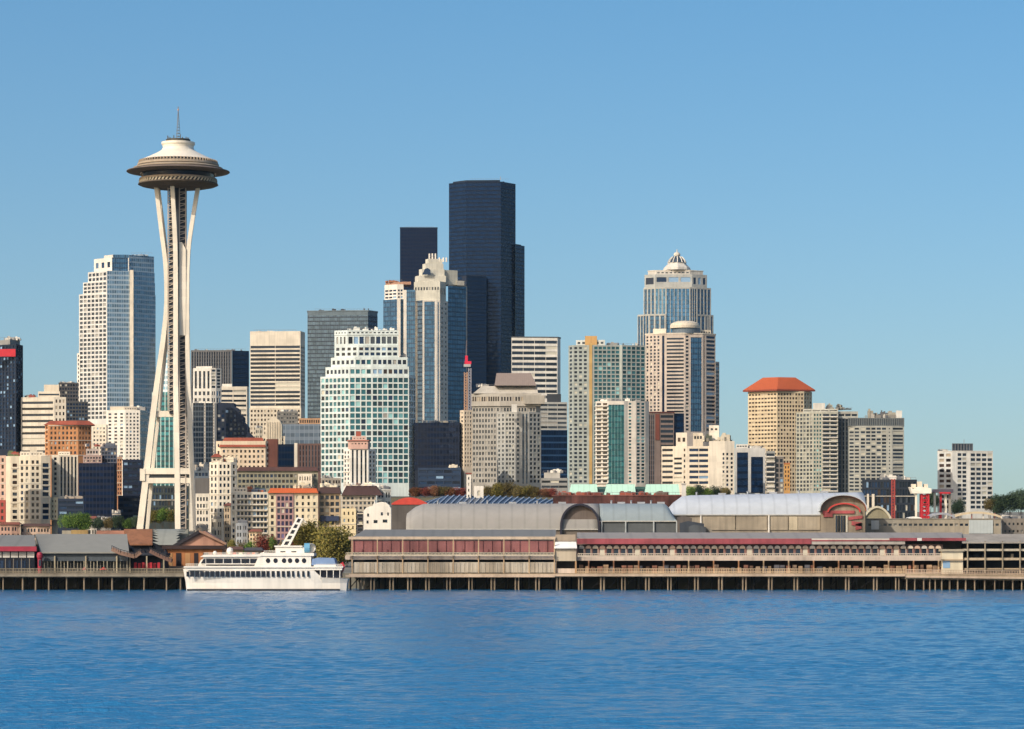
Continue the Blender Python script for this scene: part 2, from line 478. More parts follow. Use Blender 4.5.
    def window(s, name, mat, loc, scale, rz):
        k = s.count.get(name, 0)
        if k < s.lim:
            s.count[name] = k + 1
            cube_part(name, mat, s.root, loc, scale, rz)
        else:
            r = s.rest.setdefault((name, mat.name), (mat, MB()))[1]
            c, sn = math.cos(rz), math.sin(rz)
            hx, hy, hz = scale[0] / 2, scale[1] / 2, scale[2] / 2
            pl = []
            for ix, iy in ((-hx, -hy), (hx, -hy), (hx, hy), (-hx, hy)):
                pl.append((loc[0] + ix * c - iy * sn, loc[1] + ix * sn + iy * c))
            i = len(r.v)
            for z in (loc[2] - hz, loc[2] + hz):
                r.v += [(p[0], p[1], z) for p in pl]
            for q in ((0, 1, 5, 4), (1, 2, 6, 5), (2, 3, 7, 6), (3, 0, 4, 7), (4, 5, 6, 7), (3, 2, 1, 0)):
                r.f.append(tuple(i + j for j in q)); r.uv += [(0, 0)] * 4; r.smooth.append(False)
    def done(s):
        merged = {}
        for (name, mn), (mat, mb) in s.rest.items():
            mb.build(name, mat, s.root, kind='stuff')
        return s.root
    def box(s, name, px0, px1, top, bot, dy, depth, mat, parent=None):
        D = s.D + dy
        mb = MB(); mb.box(wx(px0, D), wx(px1, D), D, D + depth, wz(bot, D), wz(top, D))
        return mb.build(name, mat, s.root)
    def clutter(s, px0, px1, py, n=5, hmax=3.0, dy=4.0, cols=('#8c8a84', '#b9b3a6', '#5d6166', '#d8d2c4'), base_z=None):
        """plant on the roof: units, vents and a rail, each a part"""
        D = s.D + dy; z = wz(py, s.D) if base_z is None else base_z
        for i in range(int(n * 1.7) + 2):
            w = s.rng.uniform(1.0, 5); h = s.rng.uniform(0.7, hmax)
            x = s.rng.uniform(wx(px0, D), wx(px1, D) - w)
            if x < wx(px0, D): continue
            y = D + s.rng.uniform(0, 6); mb = MB()
            if s.rng.random() < 0.3:
                mb.lathe([(0, z + h), (w * .2, z + h), (w * .2, z)], x, y, 10, False); nm = 'vent'
            else:
                mb.box(x, x + w, y, y + s.rng.uniform(1.5, 4), z, z + h)
                mb.box(x + w * .1, x + w * .5, y + .2, y + 1.2, z + h, z + h * 1.25); nm = 'rooftop_unit'
            mb.build(nm, plain(s.rng.choice(cols), 0.7), s.root)
        r = MB()
        x0, x1 = wx(px0, D - dy + 1), wx(px1, D - dy + 1)
        r.beam((x0, s.D + 1.5, z + 1.1), (x1, s.D + 1.5, z + 1.1), 0.12)
        k = max(2, int((x1 - x0) / 2.5))
        for i in range(k + 1):
            x = x0 + (x1 - x0) * i / k; r.beam((x, s.D + 1.5, z), (x, s.D + 1.5, z + 1.1), 0.1)
        r.build('roof_rail', plain('#77777a'), s.root)
    def mast(s, px, y0, y1, dy=5, r=0.18):
        D = s.D + dy; mb = MB(); mb.beam((wx(px, D), D, wz(y0, D)), (wx(px, D), D, wz(y1, D)), r * 2)
        mb.build('mast', plain('#8b8b8b'), s.root)
mb_mat = [wall('#d9d0bf'), wall('#cfc4ae')]
# ------------------------------------------------------------------ glazing and wall palette
CU_BLUE = curtain('#5d7688', '#8c9ca6', '#a3b0b8', 1.8, 3.6, 0.5, spf=.36, mw=.22)
CU_SLATE = curtain('#50606c', '#26303a', '#5f6c76', 1.6, 3.5, 0.5, mw=.1)
CU_NAVY = curtain('#0b2440', '#061528', '#10243c', 1.8, 3.9, 0.34, spf=.35, mw=.1, var=.25, tilt=.035)
CU_BLACK = curtain('#0c1f38', '#071424', '#10213a', 1.6, 3.8, 0.3, spf=.3, mw=.1, var=.15)
CU_TEAL = curtain('#2a595f', '#1c4046', '#7f9a98', 1.7, 3.1, 0.4, spf=.3, mw=.16)
CU_MID = curtain('#345670', '#223c52', '#667c8c', 1.7, 3.7, 0.5, mw=.14)
CU_DKGREY = curtain('#2e3c4a', '#1e2832', '#4a5864', 1.9, 3.6, 0.4, spf=.4, mw=.14)
CU_STONE = curtain('#3f566c', '#8d918c', '#a5a8a2', 2.0, 3.5, 0.3, spf=.45, mw=.3)
CU_DARKWIN = curtain('#18222e', '#39424a', '#4a525a', 1.6, 3.1, 0.2, spf=.3, mw=.2)
CU_SKY = curtain('#46708c', '#34586f', '#8ea2ae', 1.9, 3.7, 0.6, mw=.14, spf=.2)
CREAM, WHITE, PALE, BUFF = wall('#cdbfa4'), wall('#dbd4c4'), wall('#c6bfb0'), wall('#bfa988')
WARMW = wall('#d8cbb2'); GREYW = wall('#9c988e'); MINTW = wall('#c3cfc6'); GREY2 = wall('#8b8983')
DARKW = wall('#20304a', .15, .1); DARKB = wall('#1a2638', .15, .1); BRICKR = wall('#7a3c2a', courses=.6); BROWN = wall('#5d4a40')
ORANGE = wall('#c07a35'); PINK = wall('#c79b86'); YELLOW = wall('#c9984a')
TILE = sheet_roof('#9c4a26', 1.2, 0.8, 'X', 0.0); TILE2 = wall('#9c4423', .2, .2)
CONC = wall('#a8a397'); ROOFG = wall('#77766f', .2, .1)

# ================================================================== FAR TOWERS
# far left dark tower
b = Building('office_tower', 'dark navy glass tower at the left edge with a red band under its roof', 1900, 12, 'tower')
b.tier([(-14, 18), (16, 0), (23, 14)], 344, 450, [G(9, 28, .55, .6, 'navy'), G(3, 28, .5, .6, 'navy')], DARKB)
b.tier([(-12, 22), (10, 4), (20, 16)], 339, 344, [None, None], GREY2, foot=344.5)
b.box('fascia_band', -13, 15.5, 349, 356.5, -0.4, 0.4, plain('#b8202c', .5))
b.clutter(0, 20, 339, 6, 2.5, 8); b.done()

# white and blue stepped tower left of the needle
b = Building('apartment_tower', 'tall white gridded and blue glass tower with stepped crown, left of the observation tower', 2300, 117, 'tower')
b.tier([(79, 14), (107, 0), (129.5, 4), (133, 3.5), (155.5, 20)], 293, 420,
       [G(7, 29, .62, .56, 'grey', tb=(.5, .5)), C(CU_BLUE), None, C(CU_BLUE)], wall('#cfccc2'), depth=20)
b.tier([(83, 15), (107, 0.5), (129.5, 4.5), (133, 4), (155, 20)], 281, 293, [G(6, 3, .62, .56, 'grey', tb=(.3, .3)), C(CU_BLUE), None, C(CU_BLUE)], wall('#cfccc2'), depth=18, foot=293)
b.tier([(88, 16), (107, 1), (129.5, 5), (133, 4.5), (154.5, 20)], 270.5, 281, [G(5, 2, .62, .56, 'grey', tb=(.6, .3)), C(CU_BLUE), None, C(CU_BLUE)], wall('#cfccc2'), depth=17, foot=281)
b.tier([(94, 18), (112, 4), (128, 6), (129, 6)], 257, 270.5, [G(3, 1, .4, .4, 'navy'), C(CU_MID), None], WHITE, depth=12, foot=270.5)
b.tier([(129, 7), (154, 21)], 254, 270.5, [C(CU_BLUE)], WHITE, depth=12, foot=270.5)
b.tier([(104, 16), (113, 8), (129, 9)], 253.6, 257, [None, C(CU_MID)], PALE, depth=8, foot=257)
b.tier([(77, 15), (80, 13.2)], 352, 420, [G(1, 16, .4, .5, 'dark')], WHITE, depth=10)
b.box('pier', 129.6, 133.4, 270, 420, 1.2, 3.5, WARMW)
b.clutter(131, 152, 254, 4, 1.2, 12, cols=('#5e7488', '#8c9aa5')); b.done()

# grey and navy slabs right of the needle
b = Building('office_block', 'grey concrete slab with dark navy end, just right of the observation tower legs', 2500, 221, 'office block')
b.tier([(191, 2), (231, 0), (232, 0)], 350, 400, [dict(t='strip', nx=16, wf=.5, cm=CU_DARKWIN, m=(.4, .4), tb=(1.4, .2), d=.4), None], wall('#6c6a68'), depth=25)
b.tier([(232.2, 1), (249, 6)], 350.5, 420, [C(CU_BLACK)], DARKB, depth=25)
b.clutter(195, 245, 350, 5, 1.2, 6); b.done()

# white banded slab
b = Building('office_tower', 'cream office slab with thin black window bands and a tall blank top', 2310, 276, 'office tower')
b.tier([(250, 4), (300.5, 0), (305, 16)], 331, 344.5, [None, None], WARMW, foot=344.8)
b.tier([(250, 3.8), (300.5, -.2), (305, 16)], 344.5, 407, [Bn(15, .62, 'dark', nx=2, wf=.985, tb=(.2, .4)), G(4, 15, .6, .5, 'navy')], WARMW, foot=440)
b.tier([(249.5, 2), (301, -2)], 408, 440, [G(15, 7, .45, .45, 'warm')], CREAM, depth=14)
b.clutter(254, 296, 331, 3, .8, 6); b.done()

# slate tower behind
b = Building('office_tower', 'slate blue glass office tower with flat grey rim, behind the white stepped tower', 2600, 340, 'office tower')
b.tier([(307.5, 6), (368, 0), (377.5, 14)], 311, 420, [C(CU_SLATE, (3.4, 0)), C(CU_NAVY, (3.4, 0))], wall('#64757c'), depth=28,
       cornice=(.8, .4, wall('#76848a')))
b.clutter(315, 372, 310, 5, 2.6, 12, cols=('#394450', '#222a33', '#55606a')); b.done()

# plain navy slab
b = Building('office_tower', 'plain dark navy slab tower rising behind the white peaked tower', 3000, 418, 'office tower')
b.tier([(400, 0), (437, 1), (437.5, 2)], 228, 430, [C(curtain('#0b1a34', '#081228', '#101e38', 1.5, 3.7, .25, spf=.5, mw=.3, var=.1)), None], DARKB, depth=40, cornice=(.8, .2, DARKB))
b.clutter(404, 434, 227.6, 6, .9, 8, cols=('#1f2436', '#2a3044')); b.done()

# tallest tower
b = Building('office_tower', 'tallest tower, faceted black and navy glass with stepped right shoulder', 2900, 486, 'skyscraper', lim=100)
b.tier([(449, 16), (466, 2), (501, 0), (515.5, 20)], 181.5, 440, [C(CU_NAVY), C(CU_NAVY), C(CU_BLACK)], DARKB, depth=34)
b.tier([(453, 18), (466, 5), (500, 3)], 179.6, 181.5, [None, None], DARKB, depth=20, foot=181.6)
b.tier([(515.6, 16), (524.5, 30)], 243, 440, [C(CU_NAVY)], DARKB, depth=24)
b.tier([(515.6, 24), (521, 32)], 241.5, 243, [None], DARKB, depth=14, foot=243)
b.tier([(462, -16), (466.5, -18), (486.5, -12)], 277.5, 440, [C(CU_BLACK), C(CU_BLACK)], DARKB, depth=14)
b.clutter(470, 508, 179.8, 4, .9, 14, cols=('#232b3a', '#39414e'))
b.mast(500.5, 176.5, 180, 6, .25); b.done()

# peaked pair of white and glass shafts
b = Building('office_tower', 'white stone and blue glass tower with stepped gable, in front of the tallest tower', 2400, 425, 'tower')
b.tier([(383.3, 10), (397, 1), (400.5, 0), (403.5, 2)], 299, 425, [C(CU_MID), None, C(CU_MID)], PALE, depth=22)
b.tier([(384.5, 10), (397, 1.6), (403.5, 2.2)], 284, 299, [G(3, 3, .75, .45, 'navy', tb=(3.6, .3)), G(2, 3, .6, .5, 'navy', tb=(3.6, .3))], WHITE, depth=18, foot=299)
b.tier([(385.5, 12), (403, 5), (411, 4)], 281.2, 284, [None, None], wall('#a5785a'), depth=12, foot=284)
b.tier([(403.5, 0), (406.5, -1), (415, -2), (417.5, 0)], 290, 425, [None, C(CU_MID), None], PALE, depth=20)
b.tier([(417.5, -3), (422.5, -7), (436.5, -8), (440, -7.5), (448, 4)], 301, 425,
       [C(CU_SLATE), S(1, .78, CU_MID, tb=(1, .2)), S(1, .45, CU_MID), G(2, 26, .35, .4, 'dark')], PALE, depth=22)
b.tier([(448, 5), (466, 16), (467.2, 17)], 284, 425, [C(CU_MID, (1, 0)), None], GREYW, depth=18)
b.tier([(414, -1), (440, -6), (446, 2)], 282, 301, [G(9, 1, .5, .3, 'grey', tb=(2, 6)), G(3, 1, .4, .3, 'grey')], wall('#bdb9a6'), depth=20, foot=301)
# rounded gable crown in three shrinking layers
for (xa, xb, t0, t1, dy) in ((415, 446, 276, 282, 0), (419, 444.5, 269, 276, 1.5), (422.5, 443.5, 263.5, 269, 2.5), (425.5, 442.5, 258.5, 263.5, 4)):
    b.tier([(xa, dy + 4), (xa + 3, dy - 2), (xb, dy)], t0, t1, [None, None], wall('#c9c4b0'), depth=14, foot=t1)
b.tier([(443.2, 3), (457.6, 9)], 269.5, 282, [None], wall('#bdb9a6'), depth=12, foot=284)
b.tier([(457, 7), (464.3, 11)], 279.8, 284.2, [None], WARMW, depth=12, foot=284.4)
for px in (429.5, 432.5, 435.6, 439.5, 443.5, 446.5):
    mb = MB(); D = b.D + 4; mb.prism([(wx(px, D) + .7 * math.cos(a * math.pi / 3), D + .7 * math.sin(a * math.pi / 3)) for a in range(6)], wz(262, D), wz(253.5 if px < 438 else 257.5, D))
    mb.build('finial', WHITE, b.root)
mb = MB(); D = b.D - 4.2
mb.extrude_y([(wx(422, D), wz(274.5, D)), (wx(430.5, D), wz(274.5, D)), (wx(430.5, D), wz(270, D)), (wx(428, D), wz(268, D)), (wx(425, D), wz(268.6, D))], D, D + 1)
mb.build('gable_window', pane('navy'), b.root)
b.clutter(386, 402, 281.2, 4, 1.6, 8, cols=('#a3673f', '#8c5a3c')); b.done()

# white slanted banded block
b = Building('office_block', 'pale banded office block standing against the foot of the tallest tower', 2600, 536, 'office block')
b.tier([(511.5, 0), (557.5, 4), (560.5, 12)], 337.5, 400, [Bn(11, .55, 'dark', nx=4, wf=.97, tb=(1.4, .4), slab=0), None], WHITE, depth=22,
       cornice=(.9, .3, wall('#55585a')))
b.done()

# crown tower on the right
b = Building('office_tower', 'tall blue glass tower with stepped shoulders and small domed lantern on top', 2700, 676, 'skyscraper')
ST = dict(m=(.3, .3))
b.tier([(643.5, 9), (655, 2), (666, 0), (690, 0), (697, 3), (711, 12)], 287, 420,
       [S(3, .7, CU_MID), S(3, .76, CU_SKY), S(6, .84, CU_SKY), S(3, .72, CU_MID), S(4, .7, CU_MID)], wall('#aeaca0'), depth=22)
b.tier([(644.5, 9), (655, 3), (692, 2), (707, 10)], 274, 286.8, [G(1, 1, .7, .5, 'navy'), G(3, 1, .82, .5, 'navy', tb=(1, 3)), G(3, 1, .5, .5, 'navy')], wall('#a9aaa2'), depth=18, foot=287)
b.tier([(648, 9), (656, 4), (690, 3), (703, 10)], 270.5, 274, [None, G(8, 1, .5, .4, 'grey'), None], PALE, depth=15, foot=274.2, cornice=(.7, .3, WARMW))
b.tier([(637.5, 10), (649, 1), (665.5, -2), (666.3, -1.8)], 314, 420, [S(4, .7, CU_MID), S(3, .7, CU_MID), None], wall('#aeaca0'), depth=20)
b.tier([(697, 2), (713.5, 14)], 314, 420, [S(4, .7, CU_MID)], wall('#aeaca0'), depth=16)
D = b.D + 12; cx = wx(677, D)
mb = MB(); mb.lathe([(12.5, wz(270.5, D)), (12, wz(268, D)), (8.6, wz(264.5, D)), (8.2, wz(263, D))], cx, D, 8, False); mb.build('lantern_base', wall('#c8c2b4'), b.root)
mb = MB(); mb.lathe([(8.2, wz(263, D)), (7, wz(260, D)), (4.4, wz(257, D)), (3.2, wz(256.4, D)), (0, wz(256.3, D))], cx, D, 16, True); mb.build('lantern_glass', plain('#3f4d58', .2, .3), b.root)
for k in range(12):
    a = k * math.pi / 6; mb = MB()
    for (r0, z0), (r1, z1) in (((8.4, 263), (7.2, 260)), ((7.2, 260), (4.6, 256.9))):
        mb.beam((cx + r0 * math.cos(a), D + r0 * math.sin(a), wz(z0, D)), (cx + r1 * math.cos(a), D + r1 * math.sin(a), wz(z1, D)), .7)
    mb.build('lantern_rib', WHITE, b.root)
mb = MB(); mb.lathe([(2.4, wz(256.8, D)), (3.1, wz(255.3, D)), (3.0, wz(254, D)), (2, wz(252.6, D)), (.5, wz(252, D)), (.3, wz(249.4, D)), (0, wz(249.3, D))], cx, D, 14, True); mb.build('finial', wall('#cfc6b2'), b.root)
b.done()

# ================================================================== MIDDLE ROW
b = Building('apartment_tower', 'pinkish cream apartment tower with rounded roof drum, in front of the domed glass tower', 2000, 682, 'tower')
b.tier([(645.3, 8), (660.5, 1), (666, 0), (684.5, -2), (690, -1), (702.5, 1), (706, 2.5), (715.5, 8)], 334, 432,
       [G(4, 29, .45, .55, 'dark', m=(.2, .2)), dict(t='strip', nx=1, wf=.5, cm=CU_NAVY, m=(.3, .3), tb=(1, .2), d=.3), Bn(26, .52, 'dark', tb=(2, .2)),
        G(1, 26, .5, .5, 'dark', m=(.2, .2)), S(1, .94, CU_MID, tb=(2.2, .2)), dict(t='strip', nx=1, wf=.4, cm=CU_NAVY, m=(.3, .3), tb=(1, .2), d=.3), Bn(24, .6, 'navy')], wall('#c4b3a0'), depth=20, cornice=(.7, .3, WARMW))
b.tier([(715.6, 6), (719.3, 10)], 361, 432, [Bn(18, .55, 'navy')], wall('#b9a996'), depth=12)
D = b.D + 7
mb = MB(); mb.lathe([(9.2, wz(334, D)), (9.2, wz(328.5, D))], wx(686, D), D, 32, False); mb.build('roof_drum', plain('#55616a'), b.root)
mb = MB(); mb.lathe([(10, wz(328.5, D)), (10, wz(326, D)), (9.2, wz(323.5, D)), (6, wz(321.5, D)), (0, wz(320.8, D))], wx(685, D), D, 36, True); mb.build('drum_cap', CREAM, b.root)
b.tier([(653, 8), (666, 5)], 328, 334, [None], WARMW, depth=10, foot=334)
b.tier([(700, 8), (711, 10)], 329, 334, [G(4, 1, .5, .5, 'grey')], CREAM, depth=8, foot=334); b.done()

b = Building('apartment_tower', 'tall grey green apartment tower with a full height yellow stripe', 1900, 604, 'tower')
b.tier([(568.5, 7), (573, 1), (588, 0), (593.5, -.2), (620, 1), (622, -.5), (645.5, 6)], 345, 484,
       [G(1, 34, .5, .5, 'dark', m=(.2, .2)), G(3, 34, .52, .5, 'dark', m=(.2, .2)), None, G(6, 34, .66, .62, 'teal', m=(.2, .2)), None, G(5, 34, .68, .62, 'teal', m=(.2, .2))],
       wall('#9da59c'), depth=20)
b.box('colour_stripe', 589.2, 592.2, 343, 484, -.5, 1.2, wall('#c9a04e', .2, .2, courses=1.0))
b.tier([(576, 6), (605, 4)], 339.5, 345, [G(6, 1, .5, .5, 'grey')], wall('#c4c6bc'), depth=10, foot=345)
b.tier([(585, 4), (597, 3.8)], 335.5, 340, [None], YELLOW, depth=6, foot=345)
b.clutter(606, 640, 345, 6, 2.2, 8); b.done()

b = Building('apartment_tower', 'shorter apartment tower with teal glass bay, standing before the yellow striped tower', 1650, 622, 'tower')
b.tier([(595.5, 3), (608.5, 0), (624, -1), (628, 0), (632, 0), (636, 0), (645.5, 3), (649, 5)], 401, 484,
       [G(2, 20, .6, .5, 'dark', m=(.2, .2), slab=.9), C(CU_TEAL, (2, 0)), None, G(1, 24, .6, .5, 'teal', m=(.1, .1)), None, G(2, 24, .6, .55, 'teal', m=(.1, .1)), None], wall('#c9c1b1'), depth=18)
b.clutter(600, 643, 401, 6, 1.8, 6); b.done()

# stone block with hipped crown
b = Building('office_block', 'grey stone block with ribbed bays and trapezoid roof, right of the crane', 2050, 505, 'office block')
b.tier([(472, 4), (500, 0), (536, 1), (540.5, 5)], 406, 484, [G(9, 14, .5, .5, 'grey'), G(12, 14, .5, .55, 'grey'), None], wall('#a39e92'), depth=24)
b.tier([(471.5, 3), (500, -1), (541, 0)], 393.5, 404, [G(12, 1, .6, .45, 'warm'), G(14, 1, .5, .4, 'warm')], wall('#b0a898'), depth=24, foot=406)
b.tier([(524, -3), (544.8, -2)], 395.5, 403, [None], wall('#aaa291'), depth=18, foot=404)
D = b.D
for (y0, y1, a0, a1, c0, c1, nm, mt) in ((393.3, 385.5, 473, 538, 482, 537, 'lower_roof', wall('#b5ad9c')), (385.4, 372.5, 494.5, 536.5, 496.5, 531, 'hip_roof', sheet_roof('#7d7068', 1.4, .7, 'X', .1))):
    mb = MB()
    mb.taper([(wx(a0, D), D + 1), (wx(a1, D), D + 1), (wx(a1, D), D + 22), (wx(a0, D), D + 22)], wz(y0, D), [(wx(c0, D), D + 7), (wx(c1, D), D + 7), (wx(c1, D), D + 17), (wx(c0, D), D + 17)], wz(y1, D))
    mb.build(nm, mt, b.root)
b.clutter(476, 494, 386, 5, 2.4, 9); b.done()

b = Building('apartment_tower', 'grey stone apartment tower with fine vertical bays, in front of the trapezoid roofed block', 1750, 518, 'apartment block')
b.tier([(497, 6), (505, 0), (515, -1), (521, -1), (529, 0), (541, 5)], 412, 484,
       [G(2, 16, .4, .5, 'grey', m=(.2, .2)), G(3, 16, .5, .5, 'dark', m=(.2, .2)), G(1, 16, .4, .5, 'grey', m=(.3, .3)), dict(t='strip', nx=2, wf=.5, cm=CU_SLATE, m=(.3, .3), tb=(1, .2), d=.3), G(3, 16, .55, .55, 'dark', m=(.2, .2))], wall('#b6b2a4'), depth=18)
b.tier([(511.5, 3), (517, 3)], 404, 412, [None], WHITE, depth=3, foot=412); b.done()

b = Building('apartment_tower', 'narrow cream residential tower directly below the red topped crane', 1700, 466, 'apartment block')
b.tier([(460, 5), (464, 0), (472.3, 2)], 410, 468, [G(1, 14, .4, .45, 'dark', m=(.2, .2)), G(3, 14, .42, .5, 'dark', m=(.2, .2))], wall('#d6c3a4'), depth=10); b.done()

b = Building('office_block', 'grey banded office block, shade painted on its lower half, right of the stone apartment tower', 2150, 554, 'office block')
b.tier([(538, 0), (567.3, 2)], 402, 430, [Bn(6, .5, 'grey', nx=3, wf=.95)], wall('#a7a79e'), depth=20, foot=430)
b.tier([(541, .2), (567.3, 2)], 430, 478, [C(curtain('#0f2038', '#24405e', '#1a2c44', 1.8, 4.6, .3, spf=.25, mw=.1))], DARKW, depth=20)  # lower floors lie in shade, put into the dark navy glazing colour
b.tier([(547, 6), (561, 7)], 393.5, 402, [None], wall('#3b3f44'), depth=10, foot=402); b.done()

b = Building('office_block', 'office block darkened to navy as shade, with low wing, left of the crane', 1700, 440, 'office block')
b.tier([(414.5, 3), (459.5, 0), (461, 4)], 422.5, 470, [C(curtain('#111c30', '#0b1424', '#18263c', 1.8, 3.2, .2, spf=.4, mw=.2)), None], DARKB, depth=20)  # the shade on this block is put into its navy colours
b.tier([(418, -6), (461, -9)], 468, 492, [Bn(4, .5, 'navy', nx=5, wf=.9)], wall('#1f3550', .15, .1), depth=8)
b.clutter(421, 457, 422.5, 6, 1.5, 5, cols=('#39414d', '#8d8677', '#22303f')); b.clutter(450, 460, 468, 3, 2, -5, cols=('#d8cbb2', '#c2b8a4')); b.done()

# white stepped postmodern tower
b = Building('apartment_tower', 'white gridded tower with teal glass shading and notched stepped shoulders, centre left', 1700, 366, 'tower')
MW = wall('#c9d5cf')
b.tier([(320.5, 8), (349.5, 0), (372, -.6), (409, 1), (415.5, 9)], 376, 484,
       [G(7, 18, .62, .58, 'teal', m=(.3, .3), tb=(.6, .2)), G(4, 18, .8, .72, 'mint', m=(.1, .2), tb=(.6, .2)), G(7, 18, .74, .66, 'teal', m=(.2, .3), tb=(.6, .2)), G(3, 18, .6, .7, 'navy', m=(.1, .1), tb=(.6, .2))], MW, depth=20)
b.tier([(325.5, 8), (349.5, .5), (372, 0), (409, 1.4)], 366.5, 376, [G(6, 1, .5, .45, 'dark', m=(.3, .3)), G(4, 1, .62, .5, 'teal', m=(.1, .3)), G(7, 1, .6, .5, 'navy', m=(.2, .3))], MW, depth=18, foot=376)
b.tier([(331, 7.5), (355, .9), (372, .4), (407.5, 1.6)], 357, 366.5, [G(5, 1, .5, .45, 'dark', m=(.3, .3)), G(3, 1, .62, .5, 'teal', m=(.1, .3)), G(7, 1, .6, .5, 'navy', m=(.2, .3))], MW, depth=17, foot=366.5)
b.tier([(334.5, 7), (358, 1.3), (398.5, 2.3)], 345, 357, [G(4, 2, .5, .5, 'dark', m=(.3, .3)), G(7, 2, .6, .52, 'navy', m=(.2, .3))], MW, depth=16, foot=357)
b.tier([(334.5, 7.4), (347, 4), (398.2, 2.8)], 334.5, 345, [G(3, 1, .35, .75, 'grey', m=(.6, .3), tb=(.3, .3)), G(9, 1, .66, .7, 'grey', m=(.4, .3), tb=(.3, .3))], MW, depth=15, foot=345)
b.tier([(334.3, 7.2), (347, 3.6), (398.6, 2.4)], 329.8, 334.4, [G(4, 1, .3, .5, 'grey'), G(12, 1, .5, .4, 'grey')], MW, depth=16, foot=334.5)
b.clutter(346, 396, 330, 7, 2.2, 7, cols=('#c3c2b8', '#9fa49e', '#e0ddd0')); b.clutter(400, 408, 357, 2, 2.5, 4)
b.done()

b = Building('apartment_tower', 'slender white art deco tower with pink turret in front of the gridded teal tower', 1450, 360, 'apartment block')
b.tier([(343.5, 4), (350, 0), (368.5, 0), (376, 4)], 449, 486, [G(2, 8, .4, .5, 'dark', m=(.2, .2)), dict(t='strip', nx=4, wf=.42, cm=CU_DARKWIN, m=(.3, .3), tb=(.5, .6), d=.5), G(2, 8, .45, .5, 'dark', m=(.2, .2))], wall('#e2dccd'), depth=14)
b.tier([(348, 2), (350, -.6), (368, -.6), (370, 2)], 441, 446, [None, G(5, 1, .4, .4, 'warm'), None], wall('#d4a690'), depth=10, foot=449, cornice=(.5, .5, wall('#b56b52')))
b.tier([(352, 2), (366, 2)], 436, 440, [G(4, 1, .4, .5, 'warm')], wall('#d8b4a0'), depth=7, foot=441)
b.tier([(356, 4), (361, 4)], 431, 436, [None], wall('#a84c30'), depth=3, foot=436)
b.done()

# cream tower with orange hip roof
b = Building('apartment_tower', 'cream tower under a wide orange hipped roof, on the right', 2150, 782, 'tower')
b.tier([(748, 16), (777, 0), (804, 5), (812, 14)], 391, 492, [G(9, 25, .62, .38, 'warm', m=(.4, .4), tb=(.8, .3)), G(9, 25, .58, .5, 'warm', m=(.3, .3), tb=(.8, .3)), G(3, 25, .5, .5, 'warm', m=(.2, .2))], wall('#d2bb90'), depth=22)
D = b.D; z0, z1, z2 = wz(390.8, D), wz(389.2, D), wz(376.5, D)
e = [(wx(744.5, D), D + 16), (wx(777, D), D - 3), (wx(816.5, D), D + 9), (wx(786, D), D + 36)]
cc = (wx(781, D), D + 14)
t = [(cc[0] + (p[0] - cc[0]) * .45, cc[1] + (p[1] - cc[1]) * .35) for p in e]
mb = MB(); mb.prism(e, z0, z1); mb.build('eaves', wall('#8c3a1e'), b.root)
mb = MB(); mb.taper(e, z1 + .01, t, z2); mb.build('roof', TILE, b.root); b.done()

b = Building('apartment_block', 'yellow painted narrow block squeezed under the orange roofed tower', 1700, 788, 'house')
b.tier([(784, 0), (790, 0)], 464, 492, [G(2, 6, .42, .5, 'warm', m=(.2, .2))], wall('#d89a3a'), depth=8, cornice=(.6, .3, wall('#c96f1f'))); b.done()

b = Building('apartment_tower', 'grey green concrete tower left of its flat topped neighbour, terrace clutter on its roof', 1950, 818, 'tower')
b.tier([(796, 8), (813, 1), (822, 0), (838, 1)], 412, 492, [G(5, 20, .55, .55, 'grey', m=(.2, .2)), G(3, 20, .5, .5, 'teal', m=(.2, .2)), Bn(19, .5, 'dark', nx=2, wf=.86, slab=.8)], wall('#a9a793'), depth=20)
b.tier([(803, 7), (838, 3)], 408.5, 412, [Bn(1, .4, 'dark', nx=4, wf=.9)], wall('#b5b2a2'), depth=16, foot=412.2)
b.tier([(813, 8), (825, 8)], 402.5, 408.5, [None], wall('#cfcabb'), depth=8, foot=409)
b.tier([(838, 4), (849, 6)], 418, 492, [dict(t='strip', nx=3, wf=.55, cm=CU_DARKWIN, m=(.3, .3), tb=(.6, .3), d=.3)], wall('#4c5356'), depth=12)
b.tier([(838, 5), (858, 6)], 411, 418, [Bn(1, .4, 'dark', nx=3, wf=.85)], wall('#b5b2a2'), depth=12, foot=418.2)
b.clutter(824, 852, 409, 11, 3.6, 9, cols=('#6d6a62', '#8c8a7c', '#4a4d4a', '#b3ae9f')); b.done()

b = Building('apartment_tower', 'wide grey gridded tower with dark attic band and jumbled roof plant', 1950, 876, 'tower')
b.tier([(848.5, 0), (860, -.5), (887, -.6), (892, -.5), (904, 2)], 426, 492,
       [Bn(18, .52, 'dark', nx=2, wf=.8), G(5, 18, .74, .52, 'dark', m=(.2, .2)), G(1, 18, .3, .3, 'dark'), Bn(18, .55, 'dark', nx=1, wf=.92)], wall('#a8a799'), depth=20)
b.tier([(848, -.8), (904.3, 1.4)], 417.8, 425.8, [dict(t='strip', nx=30, wf=.45, cm=CU_DKGREY, m=(.3, .3), tb=(.5, .3), d=.3)], wall('#6c716f'), depth=20, foot=426)
b.clutter(864, 897, 418, 16, 5.2, 8, cols=('#77736a', '#908c7e', '#56585a', '#a39e92'))
b.tier([(896, 8), (902, 8)], 410, 418, [None], wall('#d0ccbf'), depth=4, foot=418); b.done()

